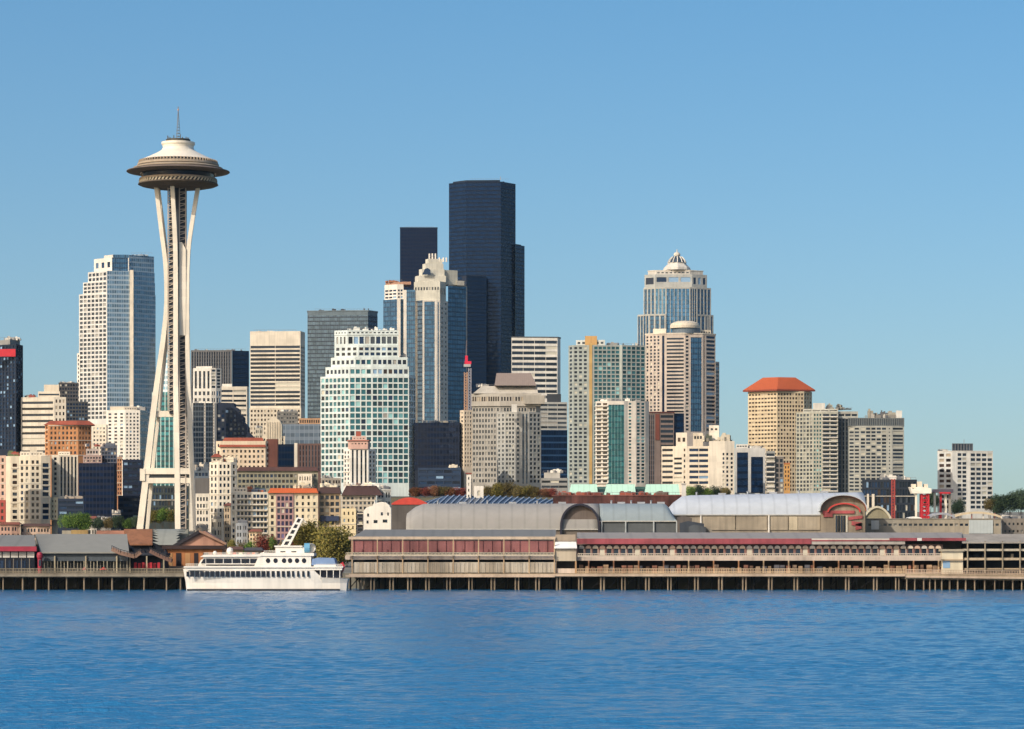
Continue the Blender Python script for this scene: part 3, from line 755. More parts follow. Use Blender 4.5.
b = Building('apartment_tower', 'white slab block with a dark box on its roof, alone at the far right', 2000, 965, 'tower')
b.tier([(937.5, 6), (952, 0), (957, 0), (967, 1), (970, 1), (992.8, 5)], 451.5, 510,
       [G(2, 11, .6, .5, 'warm', m=(.6, .2)), None, G(2, 13, .8, .55, 'dark', m=(.1, .1)), None, G(4, 12, .8, .52, 'dark', m=(.1, .1))], wall('#cfccc0'), depth=18, cornice=(.5, .2, WHITE))
b.tier([(952, 8), (973, 9)], 443, 451.5, [dict(t='strip', nx=7, wf=.5, cm=CU_DKGREY, m=(.3, .3), tb=(.4, .3), d=.3)], wall('#5c5f62'), depth=10, foot=452)
b.mast(964, 439.5, 443, 12); b.clutter(938, 951, 451, 3, 1.4, 8); b.done()

# ================================================================== WHITE LOW-RISE COMPLEX, CENTRE RIGHT
b = Building('office_block', 'narrow dark block with red brick stripe, left of the cream banded offices', 1850, 661, 'office block')
b.tier([(648.5, 0), (655, 0), (660, 0), (674, 1)], 413, 484, [dict(t='strip', nx=3, wf=.6, cm=CU_DARKWIN, m=(.2, .2), tb=(1, .2), d=.3), None, Bn(14, .55, 'dark')], wall('#7c6a60'), depth=14, cornice=(.8, .3, wall('#5c2f28')))
b.box('brick_pier', 655.3, 659.6, 414, 440, -.4, 1, BRICKR)
b.tier([(674, 3), (684, 4)], 413, 440, [C(CU_NAVY)], DARKW, depth=10); b.done()

b = Building('office_block', 'cream office building with long black window bands and a blank stair tower', 1650, 700, 'office block')
b.tier([(661.5, 5), (673.5, 3.4), (682.5, 2.4), (686.5, 2), (688.5, 2), (709, .8)], 446, 486,
       [Bn(7, .45, 'dark'), Bn(6, .45, 'dark', tb=(5.5, .4)), G(1, 7, .4, .45, 'warm', m=(.2, .2)), None, Bn(7, .5, 'navy', nx=2, wf=.94)], wall('#dccdb2'), depth=16)
b.tier([(709, 0), (722, 0), (725, 0), (734.5, 1)], 441, 492, [None, G(1, 9, .6, .5, 'dark', m=(.1, .1), tb=(6, .4)), G(2, 9, .42, .5, 'dark', m=(.1, .3), tb=(6, .4))], wall('#e0d3ba'), depth=18)
b.tier([(676, 9), (687, 8)], 432, 446, [G(2, 1, .5, .3, 'warm')], WARMW, depth=8, foot=446)
b.tier([(693, 9), (703, 8)], 432.5, 441, [G(3, 1, .6, .4, 'dark')], CREAM, depth=8, foot=446)
b.tier([(709, 12), (719, 11)], 424.5, 432, [G(2, 1, .5, .3, 'warm')], wall('#e2d6bf'), depth=6, foot=446)
b.clutter(702, 733, 441, 14, 4.2, 7, cols=('#6a6557', '#4b5043', '#b5ac98', '#8d8472')); b.done()

b = Building('office_block', 'low block with two panels of deep blue glass between white piers', 1700, 751, 'office block')
b.tier([(734.8, 1), (737, 1), (748, .6), (751, .5), (763, .5), (765.5, .6)], 448, 493, [None, C(CU_NAVY, (2.5, 0)), None, C(CU_NAVY, (5, 0)), None], wall('#c9c4b8'), depth=14)
b.tier([(736, 2), (748, 2)], 444, 448, [G(4, 1, .6, .5, 'grey')], WHITE, depth=8, foot=448)
b.clutter(749, 764, 448, 5, 1.6, 3); b.done()

b = Building('apartment_block', 'small stepped block with grey balconies between blue glass panels and yellow block', 1600, 775, 'apartment block')
b.tier([(766, 1), (775, 1)], 451, 493, [Bn(8, .5, 'dark', slab=.9)], wall('#8c8c86'), depth=10)
b.tier([(775, 2), (783.5, 2)], 457, 493, [G(2, 7, .6, .6, 'dark', m=(.1, .1))], wall('#7c746c'), depth=10, cornice=(.5, .3, wall('#b0a595')))
b.done()
# ================================================================== LEFT FOREGROUND CITY
b = Building('office_block', 'cream ribbon windowed office block beside the dark tower at the left edge', 1900, 45, 'office block')
b.tier([(21, 4), (54, 0), (66, 1)], 397, 455, [Bn(9, .4, 'dark', tb=(1.6, .3)), G(3, 9, .4, .45, 'warm')], WARMW, depth=18)
b.tier([(38, 6), (60, 5)], 391, 397, [Bn(1, .4, 'dark')], WARMW, depth=12, foot=397.3)
b.tier([(44, 8), (59, 7)], 384, 391, [None], CREAM, depth=8, foot=392)
b.clutter(23, 37, 397, 5, 2.2, 4, cols=('#5b4a40', '#8b3b30', '#b6ab98')); b.done()

b = Building('office_block', 'dark concrete office block, lower front coloured as shaded, peeking over the cream ribbon windowed one', 2150, 72, 'office block')
b.tier([(58.5, 0), (78.6, 1)], 382.5, 402, [G(7, 5, .6, .5, 'dark')], wall('#4e4c4b'), depth=18)
b.tier([(60, -6), (88, -5)], 402, 425, [G(9, 6, .6, .5, 'navy')], wall('#454748'), depth=10)  # shaded lower front, its shade put into the darker grey
b.clutter(60, 77, 382.5, 3, 1.2, 5); b.done()

b = Building('apartment_block', 'orange brick apartment block with overhanging tiled parapet, behind the cream condominiums', 1550, 69, 'apartment block')
b.tier([(45, 3), (48.5, 0), (78, -1), (91.5, 3)], 424.5, 456, [G(1, 7, .4, .45, 'warm', m=(.2, .2)), G(7, 6, .42, .5, 'warm', m=(.5, .5)), G(4, 6, .42, .5, 'warm', m=(.4, .4))], wall('#c88444', courses=.5), depth=12)
D = b.D; mb = MB(); mb.taper([(wx(43, D), D + 1), (wx(78, D), D - 3), (wx(95, D), D + 1.5), (wx(90, D), D + 15), (wx(47, D), D + 15)], wz(425, D), [(wx(49, D), D + 4), (wx(77, D), D + 1), (wx(88, D), D + 4), (wx(85, D), D + 12), (wx(52, D), D + 12)], wz(420.5, D))
mb.build('tiled_roof', TILE2, b.root); b.done()

b = Building('apartment_tower', 'white apartment tower with flat roof and blue grey side, left of the observation tower leg', 1700, 124, 'tower')
b.tier([(106.5, 5), (125, 0), (140, .5), (147.5, 12)], 410, 462, [G(3, 14, .4, .45, 'dark', m=(.3, .3), tb=(1.2, .3)), G(4, 14, .42, .48, 'dark', m=(.2, .3), tb=(1.2, .3)), C(CU_STONE)], WHITE, depth=16)
b.tier([(92, 6), (106.4, 4)], 424, 462, [G(4, 9, .42, .45, 'dark', tb=(1.2, .3))], WARMW, depth=12)
b.tier([(110, 6), (124, 5), (137, 7)], 406, 410, [None, G(5, 1, .4, .5, 'grey')], CREAM, depth=8, foot=410.4)
b.clutter(126, 146, 410, 5, 2.4, 8); b.done()

b = Building('apartment_block', 'pinkish apartment block with red lower wall at the left edge of the photo', 1400, 1, 'apartment block')
b.tier([(-16, 2), (6, 0)], 455.5, 504, [G(4, 7, .4, .5, 'warm')], wall('#d0a98f'), depth=10)
b.tier([(-16, 1), (5.6, -1)], 500, 522, [G(4, 3, .4, .5, 'warm')], wall('#a8402f'), depth=3, foot=522)
b.done()
b = Building('condominium', 'cream condominium with paired window columns and roof terraces, near the left edge', 1430, 28, 'apartment block')
b.tier([(6, 3), (10.5, 0), (19, 0), (30, -2), (41, -2), (50.5, 0)], 456, 521,
       [None, G(1, 10, .5, .5, 'warm', m=(.2, .2), tb=(3, .4)), G(2, 10, .42, .5, 'dark', m=(.3, .3), tb=(1.5, .4)), G(2, 10, .5, .5, 'warm', m=(.3, .6), tb=(1.5, .4)), G(1, 10, .7, .6, 'navy', m=(.4, .4), tb=(3, .4))], wall('#d8c9aa'), depth=14)
b.tier([(20, 1), (30, 0), (43, 0)], 451.5, 456, [G(3, 1, .5, .4, 'warm'), G(4, 1, .5, .4, 'warm')], WARMW, depth=9, foot=456.3)
b.tier([(30, 4), (37, 4)], 447, 451.5, [None], CREAM, depth=5, foot=452)
b.clutter(7, 20, 456, 6, 2.2, 3, cols=('#8c3f2a', '#56603c', '#b7a98f')); b.done()
b = Building('condominium', 'cream condominium with narrow ribs and dark window columns, left of the dark navy block', 1440, 65, 'apartment block')
b.tier([(51.5, 1), (59, 0), (78, 1.5)], 455, 497, [G(1, 8, .35, .5, 'dark', m=(.3, .3)), dict(t='strip', nx=5, wf=.5, cm=CU_DARKWIN, m=(.3, .3), tb=(.8, .3), d=.6)], wall('#d6c8ad'), depth=12)
b.tier([(58, 2), (70, 1.4)], 451.5, 455, [G(4, 1, .5, .4, 'dark')], WARMW, depth=8, foot=455.4)
b.tier([(50.4, -6), (57.8, -6)], 497.5, 520, [G(2, 4, .35, .4, 'warm')], wall('#d9ca9f'), depth=5, foot=520)
b.tier([(43, -5), (50, -5)], 496, 520, [Bn(5, .55, 'navy')], wall('#3c4654'), depth=4, foot=520)
b.done()
b = Building('office_block', 'low navy block with faint ribbon windows behind the street trees on the left', 1400, 70, 'office block')
b.tier([(58, 0), (84, 1)], 498.5, 521, [Bn(4, .5, 'navy', nx=3, wf=.93)], wall('#233248', .1, .1), depth=8)
b.clutter(60, 82, 498.5, 4, 1.4, 3, cols=('#9a8d7c', '#4c5660')); b.done()
b = Building('apartment_block', 'apartment block coloured dark navy for shade, with ragged pinkish penthouse, left of the observation tower', 1500, 98, 'apartment block')
b.tier([(78.5, 2), (114, 0), (117, 3)], 463, 520, [C(curtain('#121f36', '#0b1526', '#17243c', 1.8, 3.1, .15, spf=.45, mw=.3)), None], DARKB, depth=14)  # shaded front: dark navy cladding stands in for the shade
b.tier([(83, 3), (102, 2)], 455, 463, [G(6, 2, .5, .5, 'dark')], wall('#9d8378'), depth=7, foot=463.3)
b.tier([(86, 4), (99, 4)], 448.5, 455, [G(4, 1, .55, .5, 'dark')], wall('#b9a79a'), depth=5, foot=455.3)
b.tier([(101, 5), (117, 4)], 446, 463, [G(5, 4, .7, .6, 'navy')], wall('#515663'), depth=7, foot=463.3)
b.clutter(84, 116, 446, 6, 1.6, 5, cols=('#8c4a3c', '#4c535e', '#bcae9f')); b.done()
b = Building('apartment_block', 'narrow block with an orange brick strip of windows, between two dark navy blocks', 1560, 119, 'apartment block')
b.tier([(116.8, 0), (122, 0)], 457, 496, [G(2, 9, .4, .5, 'warm', m=(.2, .2))], wall('#c08455', courses=.5), depth=7)
b.clutter(117, 122, 457, 2, 2, 2); b.done()
b = Building('office_block', 'office block given navy walls as shade, right beside the left leg of the observation tower', 1540, 131, 'office block')
b.tier([(122.6, 0), (142, 1), (143, 4)], 459.5, 496, [Bn(6, .5, 'navy', nx=4, wf=.9), None], wall('#18253d', .1, .1), depth=12)  # navy walls carry the block's shade in their colour
b.tier([(118, -8), (143, -8)], 496, 520, [Bn(4, .5, 'navy', nx=5, wf=.9)], wall('#1c2b40', .1, .1), depth=6)
b.done()

# seen between the legs
b = Building('apartment_tower', 'teal glass tower seen between the legs of the observation tower', 1800, 165, 'tower')
TC = curtain('#2e6b74', '#123038', '#a6bab4', 2.6, 3.0, .45, spf=.35, mw=.5, var=.5)
b.tier([(152, 2), (175, 0), (177, 3)], 392, 486, [C(TC), None], wall('#27414a'), depth=14)
b.tier([(162.2, 5), (170.5, 5)], 345, 392, [C(curtain('#9fc6d4', '#dfe5df', '#e8e8e0', 2.0, 3.2, .3, spf=.4, mw=.4))], WHITE, depth=8, foot=392.3)
b.done()
b = Building('office_block', 'dark low glass block behind the trees between the tower legs', 1500, 162, 'office block')
b.tier([(146, 0), (189, 0)], 486, 520, [G(14, 5, .6, .6, 'navy')], wall('#3a4440', .2, .2), depth=9); b.done()
b = Building('apartment_tower', 'dark tower with thin white columns just right of the observation tower legs', 1800, 203, 'tower')
b.tier([(183, 1), (193, 0), (204, -1), (205.5, -1), (213, -1), (214.5, -1), (216.5, 0)], 403, 470,
       [G(3, 20, .55, .5, 'grey', m=(.2, .2)), C(CU_DARKWIN), G(1, 22, .4, .5, 'dark', m=(.1, .1)), C(CU_DARKWIN), G(1, 22, .4, .5, 'dark', m=(.1, .1)), None], wall('#c4bcac'), depth=12)
b.clutter(194, 213, 403, 4, 1.5, 4); b.done()
b = Building('apartment_tower', 'white tower with tall dark arched slots near its top, right of the observation tower', 2050, 205, 'tower')
b.tier([(193, 2), (211, 0), (216, 1), (221.5, 4)], 389, 404, [G(4, 2, .5, .5, 'dark'), G(2, 2, .5, .5, 'dark'), G(2, 2, .6, .6, 'navy')], WHITE, depth=14)
b.tier([(193, 2.1), (211, .1), (216, 1), (221.5, 4)], 368, 389, [dict(t='strip', nx=4, wf=.5, cm=CU_DARKWIN, m=(.5, .3), tb=(2, .4), d=.8), G(1, 6, .7, .6, 'dark', m=(.1, .1)), G(1, 6, .6, .6, 'dark', m=(.2, .2))], WHITE, depth=14, foot=389.2)
b.tier([(196, 4), (212, 3)], 366, 368, [None], WHITE, depth=8, foot=368.2); b.done()
b = Building('office_block', 'small white office block with black ribbon windows left of the cream banded slab', 2150, 234, 'office block')
b.tier([(219, 0), (247, 1), (249, 4)], 386.5, 418, [Bn(6, .45, 'dark', nx=2, wf=.94, tb=(1.5, .3)), None], WARMW, depth=14)
b.tier([(222, 5), (232, 5)], 383.5, 386.5, [None], WHITE, depth=6, foot=386.8); b.done()
b = Building('office_block', 'dark navy building whose roof steps down diagonally to the right', 1850, 235, 'office block')
D = b.D
ol = [(wx(216.5, D), b.ground)] + [(wx(x, D), wz(y, D)) for x, y in ((216.5, 404), (218, 402.5), (234, 403), (234.1, 406), (239, 409), (239.1, 413), (243.5, 417), (243.6, 422), (248, 427), (248.1, 432), (252, 436), (254.5, 445))] + [(wx(254.5, D), b.ground)]
mb = MB(); mb.extrude_y(ol, D, D + 14); mb.build('wall', wall('#222d40', .1, .1), b.root)
for r in range(10):
    y = 407 + r * 4.4
    for c in range(9):
        x = 219 + c * 4
        lim_ = 404 + max(0, (x - 226)) ** 1.62 * .22
        if y > lim_ + 3 and x < 252: b.window('window', pane('grey' if (r + c) % 3 else 'navy'), (wx(x, D), D - .05, wz(y, D)), (1.5, .1, 1.5), 0)
mb = MB(); mb.beam((wx(216, D), D - .3, wz(403, D)), (wx(216, D), D - .3, wz(450, D)), .8); mb.build('pier', WARMW, b.root)
b.done()

b = Building('apartment_block', 'cream block with orange tile band and a brown brick side, above the white waterfront apartments', 1560, 246, 'apartment block')
b.tier([(216, 3), (221, 0), (265.5, 0), (277.5, 7)], 441, 470, [G(1, 4, .4, .4, 'warm'), G(10, 4, .42, .45, 'warm', tb=(4, .3)), G(3, 5, .5, .5, 'dark')], wall('#dbc3a0'), depth=12)
mb = MB(); D = b.D; mb.taper([(wx(219, D), D - .8), (wx(266, D), D - .8), (wx(266, D), D + 5), (wx(219, D), D + 5)], wz(447, D), [(wx(224, D), D + 2.5), (wx(262, D), D + 2.5), (wx(262, D), D + 4), (wx(224, D), D + 4)], wz(437.5, D))
mb.build('tiled_roof', TILE2, b.root)
b.box('brick_wing', 266.4, 277.6, 439, 468, 1.5, 6, wall('#6d3e30', courses=.5))
b.done()
b = Building('apartment_block', 'tall white apartment block with small red tiled cap, right of the observation tower base', 1400, 222, 'apartment block')
b.tier([(209.5, 2), (218, 0), (231, 0), (237, 2)], 462, 533, [G(2, 11, .4, .5, 'dark', m=(.3, .3)), G(3, 11, .45, .5, 'dark', m=(.3, .3)), G(1, 11, .4, .5, 'warm', m=(.3, .3))], wall('#ddd2ba'), depth=10)
b.tier([(211.5, 1), (221.5, 1)], 457, 462, [G(2, 1, .5, .5, 'warm')], WARMW, depth=6, foot=462.2)
mb = MB(); D = b.D; mb.taper([(wx(210.5, D), D), (wx(222, D), D), (wx(222, D), D + 7), (wx(210.5, D), D + 7)], wz(457, D), [(wx(214, D), D + 3), (wx(218, D), D + 3), (wx(218, D), D + 4), (wx(214, D), D + 4)], wz(453.5, D)); mb.build('tiled_roof', TILE2, b.root)
b.clutter(222, 236, 462, 5, 2.6, 3, cols=('#d8cbb2', '#a34f34', '#8a867c')); b.done()
b = Building('apartment_block', 'low white apartment block with paired windows touching the right leg of the observation tower', 1385, 202, 'apartment block')
b.tier([(195.5, 0), (209.3, 0)], 493.5, 530, [G(4, 5, .5, .5, 'dark', tb=(1, .3))], wall('#e0d6c0'), depth=8)
b.done()
b = Building('office_block', 'grey brown windowless box with roof plant behind the low white apartments', 1480, 202, 'office block')
b.tier([(193.5, 0), (210, 0)], 478, 500, [None], wall('#66625e'), depth=8)
b.tier([(194, 3), (209, 3)], 470, 478, [G(4, 1, .7, .5, 'navy')], wall('#5a6874'), depth=5, foot=478.3)
b.clutter(194, 209, 470, 7, 3.4, 3, cols=('#cfc4b0', '#8c8478', '#4d555c')); b.done()
b = Building('office_block', 'long olive grey building with brown roof and rows of arched windows, mid left', 1480, 277, 'office block')
b.tier([(237, 0), (318, 0)], 471, 490, [G(20, 3, .6, .5, 'grey', tb=(1, .3))], wall('#8f8a72'), depth=10)
mb = MB(); D = b.D; mb.taper([(wx(235.5, D), D - 1), (wx(319, D), D - 1), (wx(319, D), D + 10), (wx(235.5, D), D + 10)], wz(471, D), [(wx(239, D), D + 4), (wx(316, D), D + 4), (wx(316, D), D + 6), (wx(239, D), D + 6)], wz(466.8, D)); mb.build('roof', wall('#5d3b30'), b.root)
b.tier([(298, -5), (312, -6)], 474, 490, [G(5, 2, .4, .5, 'warm')], WARMW, depth=4, foot=492)
b.done()
# mid left cluster behind
b = Building('assembly_hall', 'cream hall with a rounded barrel front beneath the banded slab', 1750, 273, 'hall')
D = b.D; cx = wx(273.5, D); rr = 8.2 * D / F
ol = [(cx - rr, wz(448, D)), (cx - rr, wz(426, D))] + [(cx - rr * math.cos(a * math.pi / 14), wz(426, D) + rr * .95 * math.sin(a * math.pi / 14)) for a in range(1, 14)] + [(cx + rr, wz(426, D)), (cx + rr, wz(448, D))]
mb = MB(); mb.extrude_y(ol, D, D + 9); mb.build('wall', wall('#d2c4a8'), b.root)
for k in range(6):
    x = 267.5 + k * 2.4; mb = MB(); mb.box(wx(x, D) - .25, wx(x, D) + .25, D - .4, D, wz(446, D), wz(422, D)); mb.build('pilaster', wall('#bdae94'), b.root)
b.tier([(262, 1), (285, 1)], 436, 448, [G(6, 2, .4, .4, 'warm')], CREAM, depth=9, foot=470)
b.done()
b = Building('office_block', 'slate grey stepped building behind the cream barrel fronted hall', 1900, 300, 'office block')
b.tier([(276, 3), (321, 0)], 424, 444, [C(curtain('#4f5c68', '#65707a', '#7a848c', 3, 4.5, .1, spf=.5, mw=.3))], wall('#59646e'), depth=16)
b.tier([(277, 6), (298, 5)], 411, 424, [G(7, 3, .5, .4, 'grey')], wall('#77746c'), depth=10, foot=424.4)
b.tier([(299, 4), (320.5, 3)], 418, 424, [G(9, 1, .5, .6, 'warm')], wall('#b98b5e'), depth=9, foot=424.4)
b.clutter(280, 297, 411, 4, 1.5, 8); b.done()
b = Building('office_block', 'brown brick block with white edge pier, left of the white gridded tower', 1650, 305, 'office block')
b.tier([(295, 0), (298, 0), (321, 0)], 443.5, 472, [None, dict(t='strip', nx=7, wf=.4, cm=CU_DARKWIN, m=(.3, .3), tb=(1, .4), d=.3)], wall('#6b4f45'), depth=9)
b.box('pier', 294.3, 297.4, 443, 470, -.5, .5, WARMW)
b.tier([(278.5, 3), (294, 3)], 444, 470, [C(CU_BLACK)], wall('#2c3440'), depth=8)
b.done()

# waterfront condominiums
b = Building('condominium', 'white condominium with dark blue balconies, behind the bow half of the white ship', 1330, 250, 'apartment block')
b.tier([(231, 1), (236, 0), (252, 0), (268, .6)], 492, 546, [G(1, 9, .5, .5, 'dark', m=(.3, .3)), G(4, 9, .6, .5, 'navy', m=(.3, .3), slab=1.2), G(4, 9, .66, .55, 'navy', m=(.3, .3), slab=1.0)], wall('#cfc9b6'), depth=9)
b.tier([(233, 2), (247, 2)], 487.5, 492, [G(4, 1, .5, .5, 'dark')], WARMW, depth=5, foot=492.3)
b.clutter(248, 266, 492, 6, 2.6, 3, cols=('#6c7a50', '#4a5a6c', '#b6ac98', '#9d5b3a')); b.done()
b = Building('condominium', 'cream condominium with orange tiled eaves and violet tinted windows, behind the white ship mast', 1320, 293, 'apartment block')
b.tier([(268.6, 0), (276, 0), (293.5, 0), (318, 0)], 493, 546, [G(1, 8, .4, .5, 'warm', m=(.3, .3)), None, G(4, 8, .34, .45, 'dark', m=(.3, .3), tb=(.5, .4))], wall('#d8c8a2'), depth=9)
mb = MB(); D = b.D; mb.taper([(wx(267.6, D), D - 1.2), (wx(318.4, D), D - 1.2), (wx(318.4, D), D + 9), (wx(267.6, D), D + 9)], wz(493, D), [(wx(270, D), D + 3), (wx(316, D), D + 3), (wx(316, D), D + 6), (wx(270, D), D + 6)], wz(488, D)); mb.build('tiled_roof', sheet_roof('#b5572a', 1.0, .8, 'X', 0), b.root)
b.tier([(276, -.5), (293.5, -.5)], 494, 546, [G(4, 8, .6, .6, 'violet', m=(.3, .3))], wall('#a8807c'), depth=1.2)
b.clutter(290, 314, 488, 6, 2.4, 5, cols=('#d9ceb4', '#c2b59b', '#80786c')); b.done()
b = Building('condominium', 'tan condominium with dark brown roof and navy awning, right of the orange eaved one', 1325, 330, 'apartment block')
b.tier([(318.8, 0), (340.5, 0)], 493, 546, [G(4, 8, .6, .55, 'dark', m=(.3, .3))], wall('#b39c78'), depth=8)
mb = MB(); D = b.D; mb.taper([(wx(318.5, D), D - 1), (wx(341, D), D - 1), (wx(341, D), D + 9), (wx(318.5, D), D + 9)], wz(493.5, D), [(wx(320, D), D + 3), (wx(339, D), D + 3), (wx(339, D), D + 6), (wx(320, D), D + 6)], wz(487, D)); mb.build('roof', wall('#4c352f'), b.root)
b.box('awning', 320, 339, 516, 521, -1.4, 1.3, plain('#1f2c48')); b.clutter(320, 338, 487, 5, 2.0, 5, cols=('#d9ceb4', '#9a9284')); b.done()
b = Building('condominium', 'pale condominium with maroon roof and yellow bay, left of the white gabled house', 1315, 358, 'apartment block')
b.tier([(341.2, 1), (376, 0)], 495, 546, [G(8, 7, .5, .5, 'grey', m=(.3, .3), tb=(.3, 7))], wall('#b5aa94'), depth=8)
b.tier([(341.2, -3), (356, -3)], 508.5, 546, [G(3, 5, .3, .4, 'warm')], wall('#dfcb98'), depth=3.4)
mb = MB(); D = b.D; mb.taper([(wx(341.3, D), D - 1), (wx(383, D), D - 1), (wx(383, D), D + 9), (wx(341.3, D), D + 9)], wz(495.3, D), [(wx(346, D), D + 3), (wx(376, D), D + 3), (wx(376, D), D + 6), (wx(346, D), D + 6)], wz(485.5, D)); mb.build('roof', wall('#4d3430'), b.root)
b.clutter(344, 380, 487, 7, 2, 4, cols=('#d9ceb4', '#e4dfd2', '#6f5548')); b.done()
b = Building('house', 'small bright white house with a rounded gable, left of the long grey hall', 1200, 377, 'house', ground=13)
D = b.D
ol = [(wx(x, D), wz(y, D)) for x, y in ((363.5, 536), (363.5, 511), (366, 508), (369, 506.5), (372.5, 506), (373.6, 503.5), (374.6, 500), (375.6, 503.5), (378, 502.5), (382, 501.8), (386, 502.5), (389, 505), (391, 508.5), (391, 536))]
mb = MB(); mb.extrude_y(ol, D, D + 8); mb.build('wall', wall('#e6e0d0'), b.root)
for x, y, w in ((375.5, 521.5, 1.5), (381.8, 513.8, .8), (384, 521, 1), (386, 521, 1), (367.5, 522, .8), (368, 515, .7), (388, 514, .6)):
    b.window('window', pane('dark'), (wx(x, D), D - .04, wz(y, D)), (w, .1, 1.2), 0)
b.tier([(357, 3), (363.5, 3)], 512, 536, [G(1, 6, .8, .6, 'dark', m=(.2, .2))], wall('#4c4a50'), depth=4); b.done()
b = Building('office_block', 'small grey building with a red brick pier, right of the white gabled house', 1180, 399, 'office block', ground=13)
b.tier([(391.5, 0), (397.5, 0), (406.5, 0)], 506, 536, [G(1, 2, .6, .5, 'navy', m=(.3, .3), tb=(2, 6)), None], wall('#7f766c'), depth=6)
b.box('brick_pier', 398, 406, 511, 535, -.5, .4, wall('#a35c3e', courses=.5))
b.box('canopy', 391, 423, 503.8, 506, -1, 7, plain('#5f666c')); b.done()
b = Building('pavilion', 'low pavilion with bright red domed roof, behind the long grey hall', 1150, 410, 'pavilion', ground=13)
D = b.D; mb = MB()
n = 20
for i in range(n):
    a, c = i / n, (i + 1) / n
    f = lambda t: (wx(391 + 37 * t, D), wz(504.2 - 6.8 * math.sin(math.pi * t) ** .8, D))
    (x0, z0), (x1, z1) = f(a), f(c)
    mb.face([(x0, D, z0), (x1, D, z1), (x1, D + 12, z1), (x0, D + 12, z0)]); mb.face([(x0, D, wz(504.6, D)), (x1, D, wz(504.6, D)), (x1, D, z1), (x0, D, z0)])
mb.build('roof', plain('#b23a2c', .6), b.root)
b.tier([(392, .3), (426, .3)], 504.6, 520, [None], wall('#5a544e'), depth=11); b.done()

# small houses and sheds packed along the foot of the city
SM = [(0, 20, 522, 1390, '#b98f78', 1, 'low pinkish long house under the pink and cream blocks at the left edge'), (20.5, 50, 523.5, 1395, '#c7a88e', 1, 'low pinkish beige row house under the cream condominium'),
      (84, 97, 516, 1370, '#cfc6b4', 1, 'little white house right of the bright green trees'), (98, 111, 519, 1372, '#8e8a80', 0, 'little grey house under the dark navy apartment block'), (112, 121, 513, 1380, '#5d6672', 0, 'small slate house under the orange brick strip'),
      (211, 222, 519, 1340, '#d2c6ac', 0, 'small cream house at the foot of the tall white apartment block'), (224, 235, 503, 1350, '#c9b08c', 1, 'tan narrow house between the tall white block and the blue balconied condominium'),
      (236, 247.5, 523, 1310, '#9aa0a4', 0, 'plain grey house in front of the blue balconied condominium'), (249, 262, 529, 1305, '#cdb48a', 1, 'sandy little house right of the plain grey one, before the blue balconies'),
      (196, 208, 528, 1330, '#b9ad98', 0, 'small stone grey house touching the right leg of the observation tower'), (322, 338, 532, 1300, '#9c7b58', 1, 'brown little house behind the olive trees'),
      (302, 317, 500, 1550, '#b9b4a6', 0, 'pale attic house above the orange tiled eaves'), (321, 341, 478, 1560, '#a79c8a', 0, 'grey roof house behind the dark brown roof'), (377, 391, 489, 1330, '#cfc9b8', 0, 'small pale house above the white gabled house'),
      (141, 151, 505, 1520, '#4c5866', 0, 'slate coloured house just behind the left tower leg'), (286, 297, 473, 1540, '#d9cdb4', 0, 'small cream house above the long olive grey roof'), (255, 263, 428, 1820, '#c9bda2', 0, 'small cream block left of the barrel fronted hall')]
for i, (x0, x1, yt, D_, c, hip, lab) in enumerate(SM):
    b = Building('house', lab, D_, (x0 + x1) / 2, 'house')
    wpx = x1 - x0
    b.tier([(x0, 0), (x0 + wpx * .55, -.3), (x1, .4)], yt + (2.5 if hip else 0), 546 if D_ < 1480 else yt + 18, [G(max(2, int(wpx * .18)), 6 if D_ < 1480 and yt < 515 else 3, .5, .5, 'dark', m=(.3, .3)), G(max(2, int(wpx * .16)), 6 if D_ < 1480 and yt < 515 else 3, .5, .5, 'warm', m=(.3, .3))], wall(c, .2, .3), depth=6)
    if hip:
        mb = MB(); mb.taper([(wx(x0 - .8, D_), D_ - 1), (wx(x1 + .8, D_), D_ - 1), (wx(x1 + .8, D_), D_ + 7), (wx(x0 - .8, D_), D_ + 7)], wz(yt + 2.6, D_), [(wx(x0 + 2, D_), D_ + 3), (wx(x1 - 2, D_), D_ + 3), (wx(x1 - 2, D_), D_ + 4), (wx(x0 + 2, D_), D_ + 4)], wz(yt, D_)); mb.build('roof', wall(['#8a4a34', '#5d4038'][i % 2], .2, .2), b.root)
    else: b.clutter(x0 + .5, x1 - .5, yt, 3, 1.6, 2)
    b.done()

# centre strip of roofs
b = Building('stadium_hall', 'wide low hall with dark blue ribbed roof behind the long grey hall', 1250, 490, 'hall', ground=14)
D = b.D; mb = MB(); n = 40
def rf(t): return 503.5 - 8.2 * min(1, t * 5) * (1 - max(0, t - .45) / .55 * .55)
for i in range(n):
    a, c = i / n, (i + 1) / n
    x0, x1, z0, z1 = wx(415 + 147 * a, D), wx(415 + 147 * c, D), wz(rf(a), D), wz(rf(c), D)
    mb.face([(x0, D, wz(504, D)), (x1, D, wz(504, D)), (x1, D + 14, z1), (x0, D + 14, z0)])
    mb.face([(x0, D + 14, z0), (x1, D + 14, z1), (x1, D + 30, wz(504, D)), (x0, D + 30, wz(504, D))])
mb.build('roof', sheet_roof('#4c5868', 3.2, .4, 'X', .3), b.root)
for i in range(24):
    t = (i + .8) / 25; r = MB(); x = wx(415 + 147 * t, D)
    r.beam((x - 1.5, D - .1, wz(504, D) + .25), (x + 1.8, D + 14, wz(rf(t), D) + .25), .5, .5); r.build('roof_rib', plain('#8b96a4', .4, .2), b.root)
b.tier([(416, .3), (561, .3)], 504.2, 520, [None], wall('#5a5f66'), depth=28); b.done()
b = Building('market_hall', 'low hall with three mint green metal roofs split by dark gaps, centre', 1300, 624, 'hall', ground=14)
D = b.D
